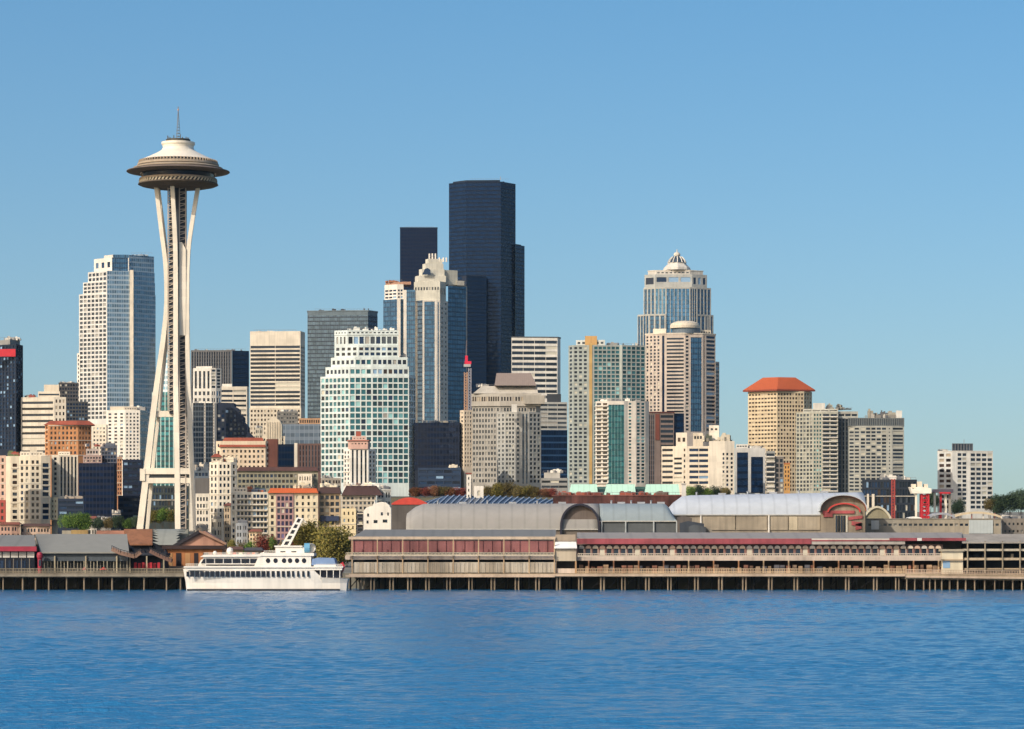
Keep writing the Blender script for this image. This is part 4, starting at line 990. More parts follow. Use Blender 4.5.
for (x0, x1) in ((568.5, 598), (604, 636), (644, 680)):
    mb = MB(); mb.taper([(wx(x0, D), D), (wx(x1, D), D), (wx(x1, D), D + 14), (wx(x0, D), D + 14)], wz(495.3, D), [(wx(x0 + 3, D), D + 5), (wx(x1 - .8, D), D + 5), (wx(x1 - .8, D), D + 10), (wx(x0 + 3, D), D + 10)], wz(484, D))
    mb.build('green_roof', sheet_roof('#a9cdb8', 2.4, .55, 'X', .1), b.root)
b.tier([(570, 1), (680, 1)], 495.5, 512, [None], wall('#3a5a55'), depth=12)
b.tier([(597, 4), (645, 4)], 486.5, 495.5, [Bn(1, .6, 'teal', nx=8)], wall('#35605c'), depth=7, foot=496); b.done()
b = Building('brick_range', 'long low range of rust red brick below the mint green roofs', 1200, 620, 'building', ground=14)
b.tier([(553, 1), (640, 0), (684, 0)], 496, 515, [None, None], wall('#5c332c', .6, .5), depth=9, cornice=(.5, .4, wall('#7c463a', .4, .3)))
b.clutter(556, 682, 495, 16, 1.4, 4, cols=('#8f4a38', '#6b3328', '#a5654a', '#5f4c40')); b.done()
b = Building('beacon_tower', 'little white lookout tower with its square white base building, below the navy office block', 1260, 469, 'tower', ground=14)
b.tier([(466.5, 0), (471, 0)], 474, 500, [G(1, 4, .4, .4, 'dark')], WHITE, depth=2.4, cornice=(.5, .4, wall('#8b3a2e')))
b.tier([(474, 0), (483.5, 0)], 486, 500, [G(1, 1, .3, .4, 'dark')], WHITE, depth=5); b.done()
b = Building('chimney', 'plain white square chimney at the left end of the pale blue roof', 1080, 684, 'chimney', ground=12)
b.tier([(681.5, 0), (686, 0)], 484.5, 515, [None], wall('#cdc8bd'), depth=1.7, cornice=(.5, .25, wall('#b5afa2'))); b.done()
b = Building('office_block', 'low white terraced building with curved roofs at the foot of the banded office block', 1600, 553, 'office block')
b.tier([(541, 1), (568, 0)], 478, 490, [Bn(2, .45, 'dark', nx=3)], wall('#8b8a84'), depth=8)
b.tier([(544, 2), (560, 2)], 472.5, 478, [None], wall('#b6b0a2'), depth=5, foot=478.4)
b.clutter(543, 566, 473, 6, 2, 2); b.done()

# right end low city
b = Building('office_block', 'low dark glass block with two white columns at its left, behind the domed shed', 1500, 890, 'office block')
b.tier([(862, 1), (893, 0), (917, 1)], 479.5, 520, [G(10, 5, .7, .7, 'navy'), G(8, 5, .7, .65, 'dark')], wall('#27303c', .1, .1), depth=10)
b.box('column', 867, 869, 494, 508, -1, .8, WARMW); b.box('column', 872, 874.5, 494, 508, -1, .8, WARMW)
b.clutter(880, 916, 479.5, 8, 2.4, 4); b.done()
b = Building('domed_shed', 'small olive domed shed right of the big red arch', 1040, 876, 'shed', ground=10)
D = b.D; mb = MB(); n = 18
for i in range(n):
    f = lambda t: (wx(863 + 28 * t, D), wz(520 - 13 * math.sin(math.pi * t) ** .7, D))
    (x0, z0), (x1, z1) = f(i / n), f((i + 1) / n)
    mb.face([(x0, D, z0), (x1, D, z1), (x1, D + 14, z1), (x0, D + 14, z0)]); mb.face([(x0, D, wz(522, D)), (x1, D, wz(522, D)), (x1, D, z1), (x0, D, z0)])
mb.build('vault', wall('#8d8566'), b.root)
mb = MB()
for i in range(n):
    f = lambda t, k=1: (wx(863 + 28 * t, D), wz(520 - 13 * math.sin(math.pi * t) ** .7, D))
    (x0, z0), (x1, z1) = f(i / n), f((i + 1) / n); mb.beam((x0, D - .3, z0), (x1, D - .3, z1), .7, .6)
mb.build('arch_rim', wall('#c9c0a2'), b.root); b.done()
b = Building('terminal_building', 'long low beige building with a small white panel, behind the pier sheds', 980, 935, 'building', ground=8)
b.tier([(866, 0), (1001, 0)], 519.5, 536, [G(26, 1, .55, .3, 'grey', tb=(.6, 2.6))], wall('#9b907a', .2, .25), depth=14, cornice=(.35, .3, wall('#857d6c')))
b.box('white_panel', 871.3, 879, 520.5, 529.5, -.3, .25, WHITE)
b.box('metal_panel', 969, 993, 520, 533.5, -.3, .25, sheet_roof('#a9b0ae', 1.1, .5, 'X', .2)); b.done()
b = Building('terminal_building', 'grey brown flat building cut by the right edge of the photo', 990, 1013, 'building', ground=8)
b.tier([(1002, 0), (1042, 0)], 518.5, 536, [G(9, 2, .4, .3, 'grey')], wall('#847b6e', .2, .25), depth=14); b.clutter(1004, 1024, 518.5, 4, 1.2, 3); b.done()
for (x0, x1, yt, yb, colr, lab) in ((908.5, 922, 516.5, 519.5, '#d9d6cc', 'small white curved canopy on the terminal roof'), (930, 955, 512.5, 519.3, '#8d9096', 'grey wavy canopy on the terminal roof, below the red gantry'), (955, 1001, 511.5, 519.3, '#b9a98c', 'long beige canopy on the terminal roof, below the white slab block')):
    D = 985; t = thing('canopy', lab, 'canopy', wx((x0 + x1) / 2, D), D, wz(519.3, D)); mb = MB(); n = 10
    for i in range(n):
        f = lambda q: (wx(x0 + (x1 - x0) * q, D), wz(yb - (yb - yt) * math.sin(math.pi * (.12 + .8 * q)) ** .6, D))
        (xa, za), (xb, zb) = f(i / n), f((i + 1) / n)
        mb.face([(xa, D, za), (xb, D, zb), (xb, D + 8, zb), (xa, D + 8, za)]); mb.face([(xa, D, za - .7), (xb, D, zb - .7), (xb, D, zb), (xa, D, za)])
    mb.build('roof', plain(colr, .6), t)
    for i in range(4):
        x = wx(x0 + (x1 - x0) * (i + .5) / 4, D); c = MB(); c.beam((x, D + 1, wz(519.3, D)), (x, D + 1, wz(yb - (yb - yt) * .8, D)), .3); c.build('post', plain('#8b3a30' if i % 2 else '#cfc8ba'), t)

def lattice(mb, xa, xb, y, z0, z1, n, r=.12):
    for x in (xa, xb): mb.beam((x, y, z0), (x, y, z1), r * 2.4)
    for i in range(n):
        a, c = z0 + (z1 - z0) * i / n, z0 + (z1 - z0) * (i + 1) / n
        mb.beam((xa, y, a), (xb, y, c), r * 1.6); mb.beam((xb, y, a), (xa, y, c), r * 1.6)
# gantries
D = 1100
t = thing('gantry_tower', 'red lattice gantry with a white head beam, left of the white slab block', 'gantry', wx(922, D), D, wz(519, D))
mb = MB(); lattice(mb, wx(921.5, D), wx(928.5, D), D, wz(519, D), wz(494, D), 6, .25); lattice(mb, wx(921.5, D), wx(928.5, D), D + 3, wz(519, D), wz(494, D), 6, .25); mb.build('red_lattice', plain('#b3262e'), t)
mb = MB(); mb.extrude_y([(wx(x, D), wz(y, D)) for x, y in ((909.5, 487), (913, 489), (918, 486.5), (931, 488.5), (931, 493.5), (912, 493.5))], D - 1, D + 4); mb.build('head_beam', plain('#ddd6c6'), t)
for i in range(3):
    mb = MB(); x = 912 + i * 6; mb.box(wx(x, D), wx(x + 4, D), D, D + 3, wz(488, D), wz(484 - i % 2 * 2.5, D)); mb.build('cab', plain('#cfc4ae'), t)
mb = MB(); mb.beam((wx(916, D), D, wz(519, D)), (wx(916, D), D, wz(493, D)), .7); mb.build('leg', plain('#d6cdb9'), t)
t = thing('portal_gantry', 'red and white portal frame with dark deck right of the lattice gantry', 'gantry', wx(946, D), D + 6, wz(519, D))
for x, c in ((937, '#d6cdb9'), (943, '#b3262e'), (948, '#d6cdb9'), (952, '#8a8478')):
    mb = MB(); mb.beam((wx(x, D), D + 6, wz(519, D)), (wx(x, D), D + 6, wz(492, D)), .75); mb.build('leg', plain(c), t)
mb = MB(); mb.box(wx(935, D), wx(955, D), D + 4, D + 8, wz(492.5, D), wz(489, D)); mb.build('deck', plain('#4c4650'), t)
mb = MB(); mb.box(wx(941, D), wx(952, D), D + 3.7, D + 4, wz(493.6, D), wz(491.9, D)); mb.build('red_beam', plain('#b3262e'), t)
t = thing('steel_column', 'tall thin rust red steel column in front of the dark glass block', 'column', wx(893, 1300), 1300, wz(520, 1300))
mb = MB(); lattice(mb, wx(891.7, 1300), wx(894.6, 1300), 1300, wz(520, 1300), wz(479, 1300), 14, .2); mb.build('shaft', plain('#8f3a32'), t)
# construction crane
D = 1713
t = thing('tower_crane', 'orange lattice tower crane with red cab and white collar above the narrow cream tower', 'crane', wx(468, D), D, wz(412, D))
mb = MB(); lattice(mb, wx(464.2, D), wx(467.2, D), D + 2, wz(430, D), wz(372, D), 22, .16); lattice(mb, wx(464.2, D), wx(467.2, D), D + 4, wz(430, D), wz(372, D), 22, .16); mb.build('mast', plain('#a98468'), t)
mb = MB(); lattice(mb, wx(468.4, D), wx(471, D), D + 2, wz(430, D), wz(368, D), 22, .16); mb.build('hoist_mast', plain('#8c8a90'), t)
mb = MB(); mb.box(wx(463.6, D), wx(470.6, D), D + 1, D + 5, wz(366.6, D), wz(364, D)); mb.build('collar', plain('#9a9896'), t)
mb = MB(); mb.box(wx(464.5, D), wx(471.3, D), D + 1, D + 4, wz(364, D), wz(361, D)); mb.box(wx(465, D), wx(467.8, D), D + 1, D + 4, wz(361, D), wz(355.5, D)); mb.build('cab', plain('#c21a3c'), t)
mb = MB(); mb.beam((wx(466, D), D + 3, wz(356, D)), (wx(466.5, D), D + 3, wz(340, D)), .5); mb.build('jib', plain('#5c5050'), t)
# ================================================================== OBSERVATION TOWER
D = 1311.0
NX = 178.2
ncx = wx(NX, D)
WHT = wall('#e3d8c0', .05, .1, .5)
t = thing('observation_tower', 'tall white observation tower on three slender legs with a wide saucer top and spire', 'tower', ncx, D, wz(529, D))
def px2r(v): return v * D / F
def ring(name, prof, mat, n=72, smooth=True, parent=None):
    mb = MB(); mb.lathe([(px2r(r), wz(y, D)) for r, y in prof], ncx, D, n, smooth)
    return mb.build(name, mat, t)
def spline(pts, k=6):
    out = []
    for i in range(len(pts) - 1):
        p0 = Vector(pts[max(i - 1, 0)]); p1 = Vector(pts[i]); p2 = Vector(pts[i + 1]); p3 = Vector(pts[min(i + 2, len(pts) - 1)])
        for j in range(k):
            u = j / k
            out.append(0.5 * ((2 * p1) + (-p0 + p2) * u + (2 * p0 - 5 * p1 + 4 * p2 - p3) * u * u + (-p0 + 3 * p1 - 3 * p2 + p3) * u ** 3))
    out.append(Vector(pts[-1])); return out
def leg(rows, name='leg', mat=WHT):
    """rows: (row px, centre px, width px, depth offset m, thickness m)"""
    mb = MB(); pts = spline([(r[1], r[3], r[0]) for r in rows]); ws = spline([(r[2], r[4], 0) for r in rows])
    ringv = []
    for p, w in zip(pts, ws):
        x, y, z = ncx + (p.x - NX) * D / F, D + p.y, wz(p.z, D); hw, hd = w.x * D / F / 2, w.y / 2
        ringv.append([(x - hw, y - hd, z), (x + hw, y - hd, z), (x + hw, y + hd, z), (x - hw, y + hd, z)])
    for i in range(len(ringv) - 1):
        for j in range(4):
            mb.face([ringv[i][j], ringv[i][(j + 1) % 4], ringv[i + 1][(j + 1) % 4], ringv[i + 1][j]])
    mb.face(ringv[0][::-1]); mb.face(ringv[-1])
    return mb.build(name, mat, t)
# left pair
leg([(530, 140.5, 6.4, -2, 2.4), (470, 147.6, 6.2, -2, 2.3), (420, 153, 5.8, -1.6, 2.2), (380, 158, 5.4, -1.2, 2), (340, 163.5, 4.9, -.8, 1.9), (310, 166.3, 4.2, -.6, 1.8), (285, 166.6, 4.2, -.6, 1.8), (260, 165.4, 4.2, -.8, 1.8), (230, 161.6, 4.2, -1, 1.8), (187, 156.6, 4.0, -1.4, 1.8)])
leg([(530, 145.6, 3.6, 6, 2), (470, 151.3, 3.4, 5, 2), (420, 157, 3.2, 4, 1.9), (380, 161.6, 3, 3, 1.8), (340, 166, 2.6, 2.5, 1.6), (300, 168, 2.4, 2, 1.6), (260, 166.8, 2.4, 2, 1.6), (187, 158, 2.4, 3, 1.6)])
# centre (nearest) leg
leg([(530, 181.3, 5.4, -13, 2.4), (470, 180.4, 5.2, -12, 2.3), (420, 179.2, 5, -10.5, 2.2), (380, 177.6, 4.8, -7, 2.1), (320, 177.2, 4.6, -5.4, 2), (280, 177.1, 4.5, -5, 1.9), (240, 176.6, 4.4, -5.6, 1.9), (187, 174.4, 4.0, -8, 1.8)])
# right pair and the white infill web between them
leg([(530, 194, 5, -3, 2.4), (470, 192.6, 4.8, -3, 2.3), (420, 190.8, 4.6, -3, 2.2), (380, 189, 4.4, -3, 2.1), (330, 188.2, 4.2, -3, 2), (290, 188.2, 4, -3, 1.9), (255, 188.9, 4, -2.6, 1.9), (230, 191.6, 4, -2, 1.9), (187, 198, 4.2, 0, 1.8)])
leg([(530, 188.6, 2.6, 12, 1.8), (420, 186.4, 2.6, 9, 1.8), (330, 185, 2.6, 6, 1.6), (270, 185.6, 2.6, 5, 1.6), (230, 189.4, 2.8, 6, 1.6), (187, 195.5, 2.8, 7, 1.6)])
mb = MB()
mb.extrude_y([(ncx + (x - NX) * D / F, wz(y, D)) for x, y in ((180, 336), (180.3, 243), (183, 243), (186.8, 250), (187, 300), (186.6, 336))], D - 4.2, D - 3.4)
mb.build('web_panel', WHT, t)
# core
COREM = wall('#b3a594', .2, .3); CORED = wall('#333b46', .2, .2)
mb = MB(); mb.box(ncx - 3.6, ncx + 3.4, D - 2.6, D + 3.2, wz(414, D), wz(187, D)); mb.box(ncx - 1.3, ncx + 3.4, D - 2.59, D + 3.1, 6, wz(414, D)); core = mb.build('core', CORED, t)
for sx in (-1, 1):
    mb = MB(); x0 = ncx + (-9.3 * D / F if sx < 0 else 2.0 * D / F); x1 = x0 + (5.6 if sx < 0 else 6.3) * D / F
    y = D - 3.0
    for x in (x0, x1): mb.beam((x, y, wz(411 if sx < 0 else 530, D)), (x, y, wz(187, D)), .5)
    for k in range(120):
        if sx < 0 and k < 41: continue
        z = wz(528 - k * 2.84, D); mb.beam((x0, y, z), (x1, y, z + (.9 if k % 2 else 0)), .34)
    mb.build('stair_lattice', COREM, t)
for (xa, xb, ya, yb, dy, dep, nm) in ((152.5, 190, 411, 417, -1.4, 4, 'cross_beam'), (144.5, 192, 468.3, 474.3, -3.6, 8, 'platform'), (143.5, 192, 478, 483.3, -3.2, 7, 'platform'), (141, 146, 469, 481, -3.8, 7, 'platform_stub')):
    mb = MB(); mb.box(ncx + (xa - NX) * D / F, ncx + (xb - NX) * D / F, D + dy, D + dy + dep, wz(yb, D), wz(ya, D)); mb.build(nm, WHT, t)
mb = MB(); mb.box(ncx + (146 - NX) * D / F, ncx + (191 - NX) * D / F, D - 2.6, D + 4, wz(478, D), wz(474.3, D)); mb.build('platform_glazing', pane('grey'), t)
# saucer: profile in px from the axis
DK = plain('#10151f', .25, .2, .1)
RIB = wall('#a38e72', .1, .2)
ring('roof_shell', [(38.6, 161.2), (35, 159.6), (30, 157.4), (24, 154.6), (19.5, 152.3), (16.4, 150.2), (15.4, 148), (15.6, 146), (16.7, 144.4), (16.7, 142.4), (15.5, 142.2)], WHT)
ring('sunburst_band', [(37.6, 161), (37.8, 163.2)], DK)
for i in range(72):
    a = i * math.tau / 72; mb = MB()
    mb.beam((ncx + px2r(38.4) * math.cos(a), D + px2r(38.4) * math.sin(a), wz(161, D)), (ncx + px2r(39.2) * math.cos(a), D + px2r(39.2) * math.sin(a), wz(163.5, D)), .55)
    if i < 60 or True: mb.build('roof_rib', RIB, t)
ring('upper_ring', [(38.5, 163.2), (40.5, 164.2), (40.7, 166), (39, 166.4), (42, 167.2), (44.5, 168.2), (44.3, 169.2)], wall('#a8967c', .1, .2))
ring('halo_shadow_gap', [(44, 168.9), (43, 170)], DK)  # near-black ring, the gap's shadow put into its colour
ring('halo', [(43, 169.3), (51.2, 171.4), (51.5, 172.0), (50.8, 172.5), (42, 173.6), (38, 174)], wall('#75665a', .1, .2))
ring('restaurant_glazing', [(38.4, 173.8), (35.4, 174.6), (34.8, 178.6)], DK)
for i in range(48):
    a = i * math.tau / 48; mb = MB()
    mb.beam((ncx + px2r(36) * math.cos(a), D + px2r(36) * math.sin(a), wz(178.8, D)), (ncx + px2r(36.6) * math.cos(a), D + px2r(36.6) * math.sin(a), wz(174, D)), .3)
    if i < 28: mb.build('window_bar', RIB, t)
ring('lower_ring', [(35, 178.3), (38.5, 178.8), (38.8, 180.8)], RIB)
ring('lower_glazing', [(37.6, 180.8), (37.4, 183.4)], plain('#3a3836', .4))
for i in range(60):
    a = i * math.tau / 60; mb = MB(); c, s_ = math.cos(a), math.sin(a); c2, s2 = math.cos(a + .06), math.sin(a + .06)
    mb.beam((ncx + px2r(38.2) * c, D + px2r(38.2) * s_, wz(183.6, D)), (ncx + px2r(38.4) * c2, D + px2r(38.4) * s2, wz(180.6, D)), .6)
    if s_ < .3 and i % 1 == 0: mb.build('ring_strut', wall('#c8b896'), t)
ring('saucer_underside', [(37.5, 183.2), (39.6, 183.8), (40, 184.9), (37, 186.2), (30, 187.6), (18, 188.6), (0, 188.8)], wall('#5c5042', .1, .2))  # darker brown than the rings, shade under the saucer put into the colour
ring('top_deck', [(15.5, 142.2), (12.4, 141.8), (0, 141.6)], plain('#3c3a30'))
ring('deck_rail', [(12.2, 142), (12.2, 139.6), (11.6, 139.4), (0, 139.3)], plain('#403d34', .6))
for i in range(10):
    a = i * math.tau / 10; mb = MB(); mb.beam((ncx + px2r(10.5) * math.cos(a), D + px2r(10.5) * math.sin(a), wz(139.6, D)), (ncx + px2r(10.5) * math.cos(a), D + px2r(10.5) * math.sin(a), wz(137.6 - i % 3, D)), .35); mb.build('aerial', plain('#4a4a44'), t)
mb = MB()
for k in range(3):
    a = k * math.tau / 3 + .5; r0, r1 = px2r(2.4), px2r(.3)
    mb.beam((ncx + r0 * math.cos(a), D + r0 * math.sin(a), wz(139.4, D)), (ncx + r1 * math.cos(a), D + r1 * math.sin(a), wz(112, D)), .17)
for j in range(9):
    f = j / 9; r = px2r(2.4 - 2.1 * f); z = wz(139.4 - 27.4 * f, D)
    for k in range(3):
        a, c = k * math.tau / 3 + .5, (k + 1) * math.tau / 3 + .5
        mb.beam((ncx + r * math.cos(a), D + r * math.sin(a), z), (ncx + r * math.cos(c), D + r * math.sin(c), z), .18)
mb.beam((ncx, D, wz(113, D)), (ncx, D, wz(106.6, D)), .35)
mb.build('spire', plain('#6d6a64', .5), t)
mb = MB(); mb.lathe([(0, wz(111, D)), (px2r(1), wz(110, D)), (px2r(1), wz(109.4, D)), (0, wz(108.6, D))], ncx, D, 10); mb.build('beacon', plain('#b8927a'), t)

# ================================================================== WATERFRONT HALLS
def vault_hall(name, label, D, px0, px1, top, eave, base, depth, roofmat, wallmat, hip0=0.0, hip1=0.0, slope=0.0, hs=.42, ground=5.0, cat='warehouse'):
    """long barrel hall along X: curved near slope, ridge, far slope; ends may be hipped"""
    b = Building(name, label, D, (px0 + px1) / 2, cat, ground=ground)
    n = 12; cols = 24; mb = MB()
    def pt(u, k):
        px = px0 + (px1 - px0) * u
        f = 1.0
        if hip0 and u < hip0: f = min(f, math.sin(math.pi / 2 * (hs + (1 - hs) * u / hip0)))
        if hip1 and u > 1 - hip1: f = min(f, math.sin(math.pi / 2 * (.0 + (1 - u) / hip1)))
        a = math.pi * k / n
        tp = top + slope * (u - .5)
        hgt = (wz(tp, D + depth / 2) - wz(eave, D)) * f
        y = D + depth / 2 - math.cos(a) * depth / 2
        return (wx(px, D), y, wz(eave, D) + hgt * math.sin(a) ** .75)
    for i in range(cols):
        for k in range(n):
            mb.face([pt(i / cols, k), pt((i + 1) / cols, k), pt((i + 1) / cols, k + 1), pt(i / cols, k + 1)], None, True)
    for u in (0, 1):
        e = [pt(u, k) for k in range(n + 1)]; mb.face(e if u else e[::-1])
    o = mb.build('vault_roof', roofmat, b.root, weld=True)
    for i in range(6):
        u = .16 + .13 * i; p = pt(u, 6); q = MB()
        if i % 2: q.box(p[0] - 1.2, p[0] + 1.2, p[1] - .6, p[1] + .6, p[2] - .3, p[2] + .55)
        else: q.lathe([(0, p[2] + 1.1), (.45, p[2] + .95), (.28, p[2] + .8), (.28, p[2] - .3)], p[0], p[1], 8, False)
        q.build('roof_vent', plain('#8e9296', .5), b.root)
    b.tier([(px0, .25), (px1, .25)], eave + .15, base, [None], wallmat, depth=depth - .6)
    mb = MB(); mb.box(wx(px0, D), wx(px1, D), D - .35, D + .3, wz(eave + .9, D), wz(eave - .1, D)); mb.build('gutter', plain('#a8a69e', .5), b.root)
    return b
def arch_gable(b, px0, px1, apex, spring, base, proj, depth, rimmat, fillmat, rim=1.6, posts=True):
    """arched gable facing the water with its short cross vault"""
    D = b.D - proj; n = 22
    def arc(k, inset=0.0, lower=0.0):
        a = math.pi * k / n; cx = (px0 + px1) / 2; rx = (px1 - px0) / 2 - inset
        return (wx(cx - rx * math.cos(a), D), wz(spring - (spring - apex - inset) * math.sin(a) ** .9 + lower, D))
    mb = MB()
    for k in range(n):
        a, c = arc(k), arc(k + 1); a2, c2 = arc(k, rim), arc(k + 1, rim)
        mb.face([(a[0], D, a[1]), (a2[0], D, a2[1]), (c2[0], D, c2[1]), (c[0], D, c[1])])
        mb.face([(a[0], D, a[1]), (c[0], D, c[1]), (c[0], D + depth, c[1]), (a[0], D + depth, a[1])])
        mb.face([(a2[0], D, a2[1]), (a2[0], D + 2.2, a2[1]), (c2[0], D + 2.2, c2[1]), (c2[0], D, c2[1])])
    for s in ((0, n) if posts else ()):
        x0, x1 = arc(s)[0], arc(s, rim)[0]
        mb.box(min(x0, x1), max(x0, x1), D, D + depth, wz(base, D), wz(spring, D))
    mb.build('arch_rim', rimmat, b.root)
    mb = MB(); ol = [(arc(0, rim)[0], wz(base, D))] + [arc(k, rim) for k in range(n + 1)] + [(arc(n, rim)[0], wz(base, D))]
    mb.extrude_y(ol, D + 1.6, D + 2.2)
    mb.build('gable_wall', fillmat, b.root)
    return D, arc
R1 = sheet_roof('#8a8883', 4, .8, 'X', .1); R2 = sheet_roof('#808c90', 4, .75, 'X', .15); R3 = sheet_roof('#a8afb6', 4, .8, 'X', .15)
b = vault_hall('warehouse', 'long grey barrel roofed hall with a hipped left end, centre of the waterfront', 945, 406, 599.5, 503.6, 529, 537, 20, R1, wall('#6d6358', .2, .2, courses=.8), hip0=.1, ground=5)
D_, arc = arch_gable(b, 560, 600, 503.5, 527, 537, 1.2, 14, wall('#2b2c3a'), wall('#6f6258', .25, .25, courses=1.4), 2.0)
b.done()
b = vault_hall('warehouse', 'shorter blue grey roofed hall with dark grey wall, right of the brown arched gable', 945, 600, 677, 503.6, 520.8, 537, 18, R2, wall('#5a6062', .15, .15, courses=.8), hip1=.16, ground=5)
for px in (601, 625, 653, 676):
    mb = MB(); mb.box(wx(px, 945), wx(px, 945) + .4, 944.6, 945.1, wz(537, 945), wz(521.5, 945)); mb.build('post', plain('#9aa0a0'), b.root)
b.done()
b = vault_hall('warehouse', 'long pale blue roofed hall with a big red arched gable at its right end', 960, 667, 866, 494, 514.5, 537, 24, R3, wall('#9a8d77', .3, .3, courses=1.2), hip0=.11, slope=-3.5, ground=5, hs=.1)
for px in (700, 768, 821):
    mb = MB(); mb.box(wx(px, 960), wx(px, 960) + .45, 959.5, 960.1, wz(537, 960), wz(515.5, 960)); mb.build('post', plain('#d0cbc0'), b.root)
for (xa, xb) in ((702, 735), (736, 767), (770, 788), (789, 797.5), (798, 820)):
    mb = MB(); mb.box(wx(xa, 960), wx(xb, 960), 959.9, 960.15, wz(530, 960), wz(516.5, 960)); mb.build('wall_panel', wall('#a3957c' if xa != 789 else '#c4b492', .35, .3, courses=1.8), b.root)
D_, arc = arch_gable(b, 820, 867, 495, 511, 537, 2.5, 20, plain('#7a4632', .6), wall('#8d7f68', .4, .3), 1.2, posts=False)
# outer silver hood, red inner arch and red panels
mb = MB()
for k in range(22):
    a = math.pi * k / 22; c = math.pi * (k + 1) / 22; Dg = D_ - .5
    f = lambda q, r: (wx(843.5 - (23.6 + r) * math.cos(q), Dg), wz(511 - (16 + r) * math.sin(q) ** .9, Dg))
    p, q_, p2, q2 = f(a, .6), f(c, .6), f(a, -.4), f(c, -.4)
    mb.face([(p[0], Dg, p[1]), (q_[0], Dg, q_[1]), (q_[0], Dg + 22, q_[1]), (p[0], Dg + 22, p[1])]); mb.face([(p[0], Dg, p[1]), (p2[0], Dg, p2[1]), (q2[0], Dg, q2[1]), (q_[0], Dg, q_[1])])
mb.build('hood', sheet_roof('#aeb4b6', 6, .4, 'Y', .15), b.root)
mb = MB()
for k in range(20):
    a = math.pi * k / 20; c = math.pi * (k + 1) / 20; Dg = D_ + .9
    f = lambda q: (wx(844 - 16 * math.cos(q), Dg), Dg, wz(512 - 8.5 * math.sin(q), Dg))
    mb.beam(f(a), f(c), .45, .5)
mb.build('red_arch', plain('#b33a34'), b.root)
for (xa, xb, ya, yb, rot) in ((823, 855, 510.5, 513.5, 0), (824, 833, 513.5, 517, 0), (849, 863, 517, 520, .12), (852, 862, 521, 525, -.1), (856, 862, 524, 530, .1)):
    mb = MB(); mb.extrude_y([(wx(xa, D_), wz(yb, D_)), (wx(xb, D_), wz(yb - rot * 14, D_)), (wx(xb, D_), wz(ya - rot * 14, D_)), (wx(xa, D_), wz(ya, D_))], D_ + 1.2, D_ + 1.55); mb.build('red_panel', wall('#a84444', .5, .2), b.root)
for k in range(5):
    mb = MB(); x = 836 + k * 2.6; mb.box(wx(x, D_), wx(x + 1.6, D_), D_ + 1.3, D_ + 1.58, wz(532, D_), wz(515.5, D_)); mb.build('window', pane('dark'), b.root)
b.done()

b = Building('lean_to', 'dark ragged lean to sheds against the beige wall, right of the blue grey hall', 935, 691, 'shed', ground=5)
for (x0, x1, yt, dy, c) in ((677.5, 692, 515.5, 2, '#57504a'), (680, 704, 521, 0, '#343c46'), (689, 706, 524.5, -2, '#4b5258'), (703, 712, 527, 0, '#8c8270')):
    D = b.D + dy; mb = MB(); mb.extrude_y([(wx(x0, D), wz(537, D)), (wx(x0, D), wz(yt + 2, D)), (wx(x0 + (x1 - x0) * .35, D), wz(yt, D)), (wx(x1, D), wz(yt + 2.6, D)), (wx(x1, D), wz(537, D))], D, D + 1.9); mb.build('shed_bay', wall(c, .4, .3), b.root)
b.done()

# ================================================================== PIERS
DP = 750.0
WOOD = wall('#a08e70', .3, .35); WOODL = wall('#c0a688', .2, .25); PILE = wall('#8f7c60', .4, .5); PILE_SHADE = wall('#3d3a36', .4, .3)  # back piles use a darker copy, under-deck shade put into the colour
rng = random.Random(5)
def pier(label, px0, px1, ytop, ybot, piles, dark, right_drop=0.0, seed=1):
    D = DP; t = thing('pier', label, 'pier', wx((px0 + px1) / 2, D), D, 0)
    r = random.Random(seed)
    def zt(px, y): return wz(y + right_drop * max(0, (px - px0) / (px1 - px0)), D)
    mb = MB()
    x0, x1 = wx(px0, D), wx(px1, D)
    a, c = (zt(px0, ybot), zt(px1, ybot)); e, g = (zt(px0, ytop), zt(px1, ytop))
    v = [(x0, D, a), (x1, D, c), (x1, D, g), (x0, D, e), (x0, D + 60, a), (x1, D + 60, c), (x1, D + 60, g), (x0, D + 60, e)]
    for q in ((0, 1, 2, 3), (5, 4, 7, 6), (3, 2, 6, 7), (1, 0, 4, 5), (1, 5, 6, 2), (4, 0, 3, 7)): mb.face([v[i] for i in q])
    mb.build('deck', WOOD if px0 > 0 else wall('#7d7462', .3, .35), t)
    mb = MB(); mb.beam((x0, D - .3, zt(px0, (ytop + ybot) / 2)), (x1, D - .3, zt(px1, (ytop + ybot) / 2)), .5, abs(a - e) * .8); mb.build('fascia', WOODL if px0 > 0 else wall('#8a806c', .3, .3), t)
    for px in piles:
        x = wx(px, D); w = r.uniform(.16, .24); mb = MB(); mb.lathe([(w * 1.1, -2), (w, zt(px, ybot))], x, D + .35, 8, True); o = mb.build('pile', PILE, t)
        if dark == 2:
            mb = MB(); mb.lathe([(w * 1.1, -2), (w, zt(px, ybot))], x + 2.2 * 250 / 750 * 1.1, D + .5, 8, True); mb.build('pile', PILE, t)
    mb = MB()
    for row in range(1, 7):
        x = x0 + r.uniform(0, 3)
        while x < x1:
            w = r.uniform(.15, .22); mb.lathe([(w, -2), (w, c)], x, D + row * 5 + r.uniform(-1, 1), 6, True); x += r.uniform(2.5, 6)
    mb.build('pile', PILE_SHADE, t, kind='stuff')
    mb = MB()
    for k in range(int((x1 - x0) / 4)):
        x = x0 + k * 4 + r.random(); q = x + r.uniform(2, 4); mb.beam((x, D + 2.5 + r.random() * 3, .6), (min(q, x1), D + 3, a - .3), .22)
    mb.build('bracing', PILE_SHADE, t)
    return t
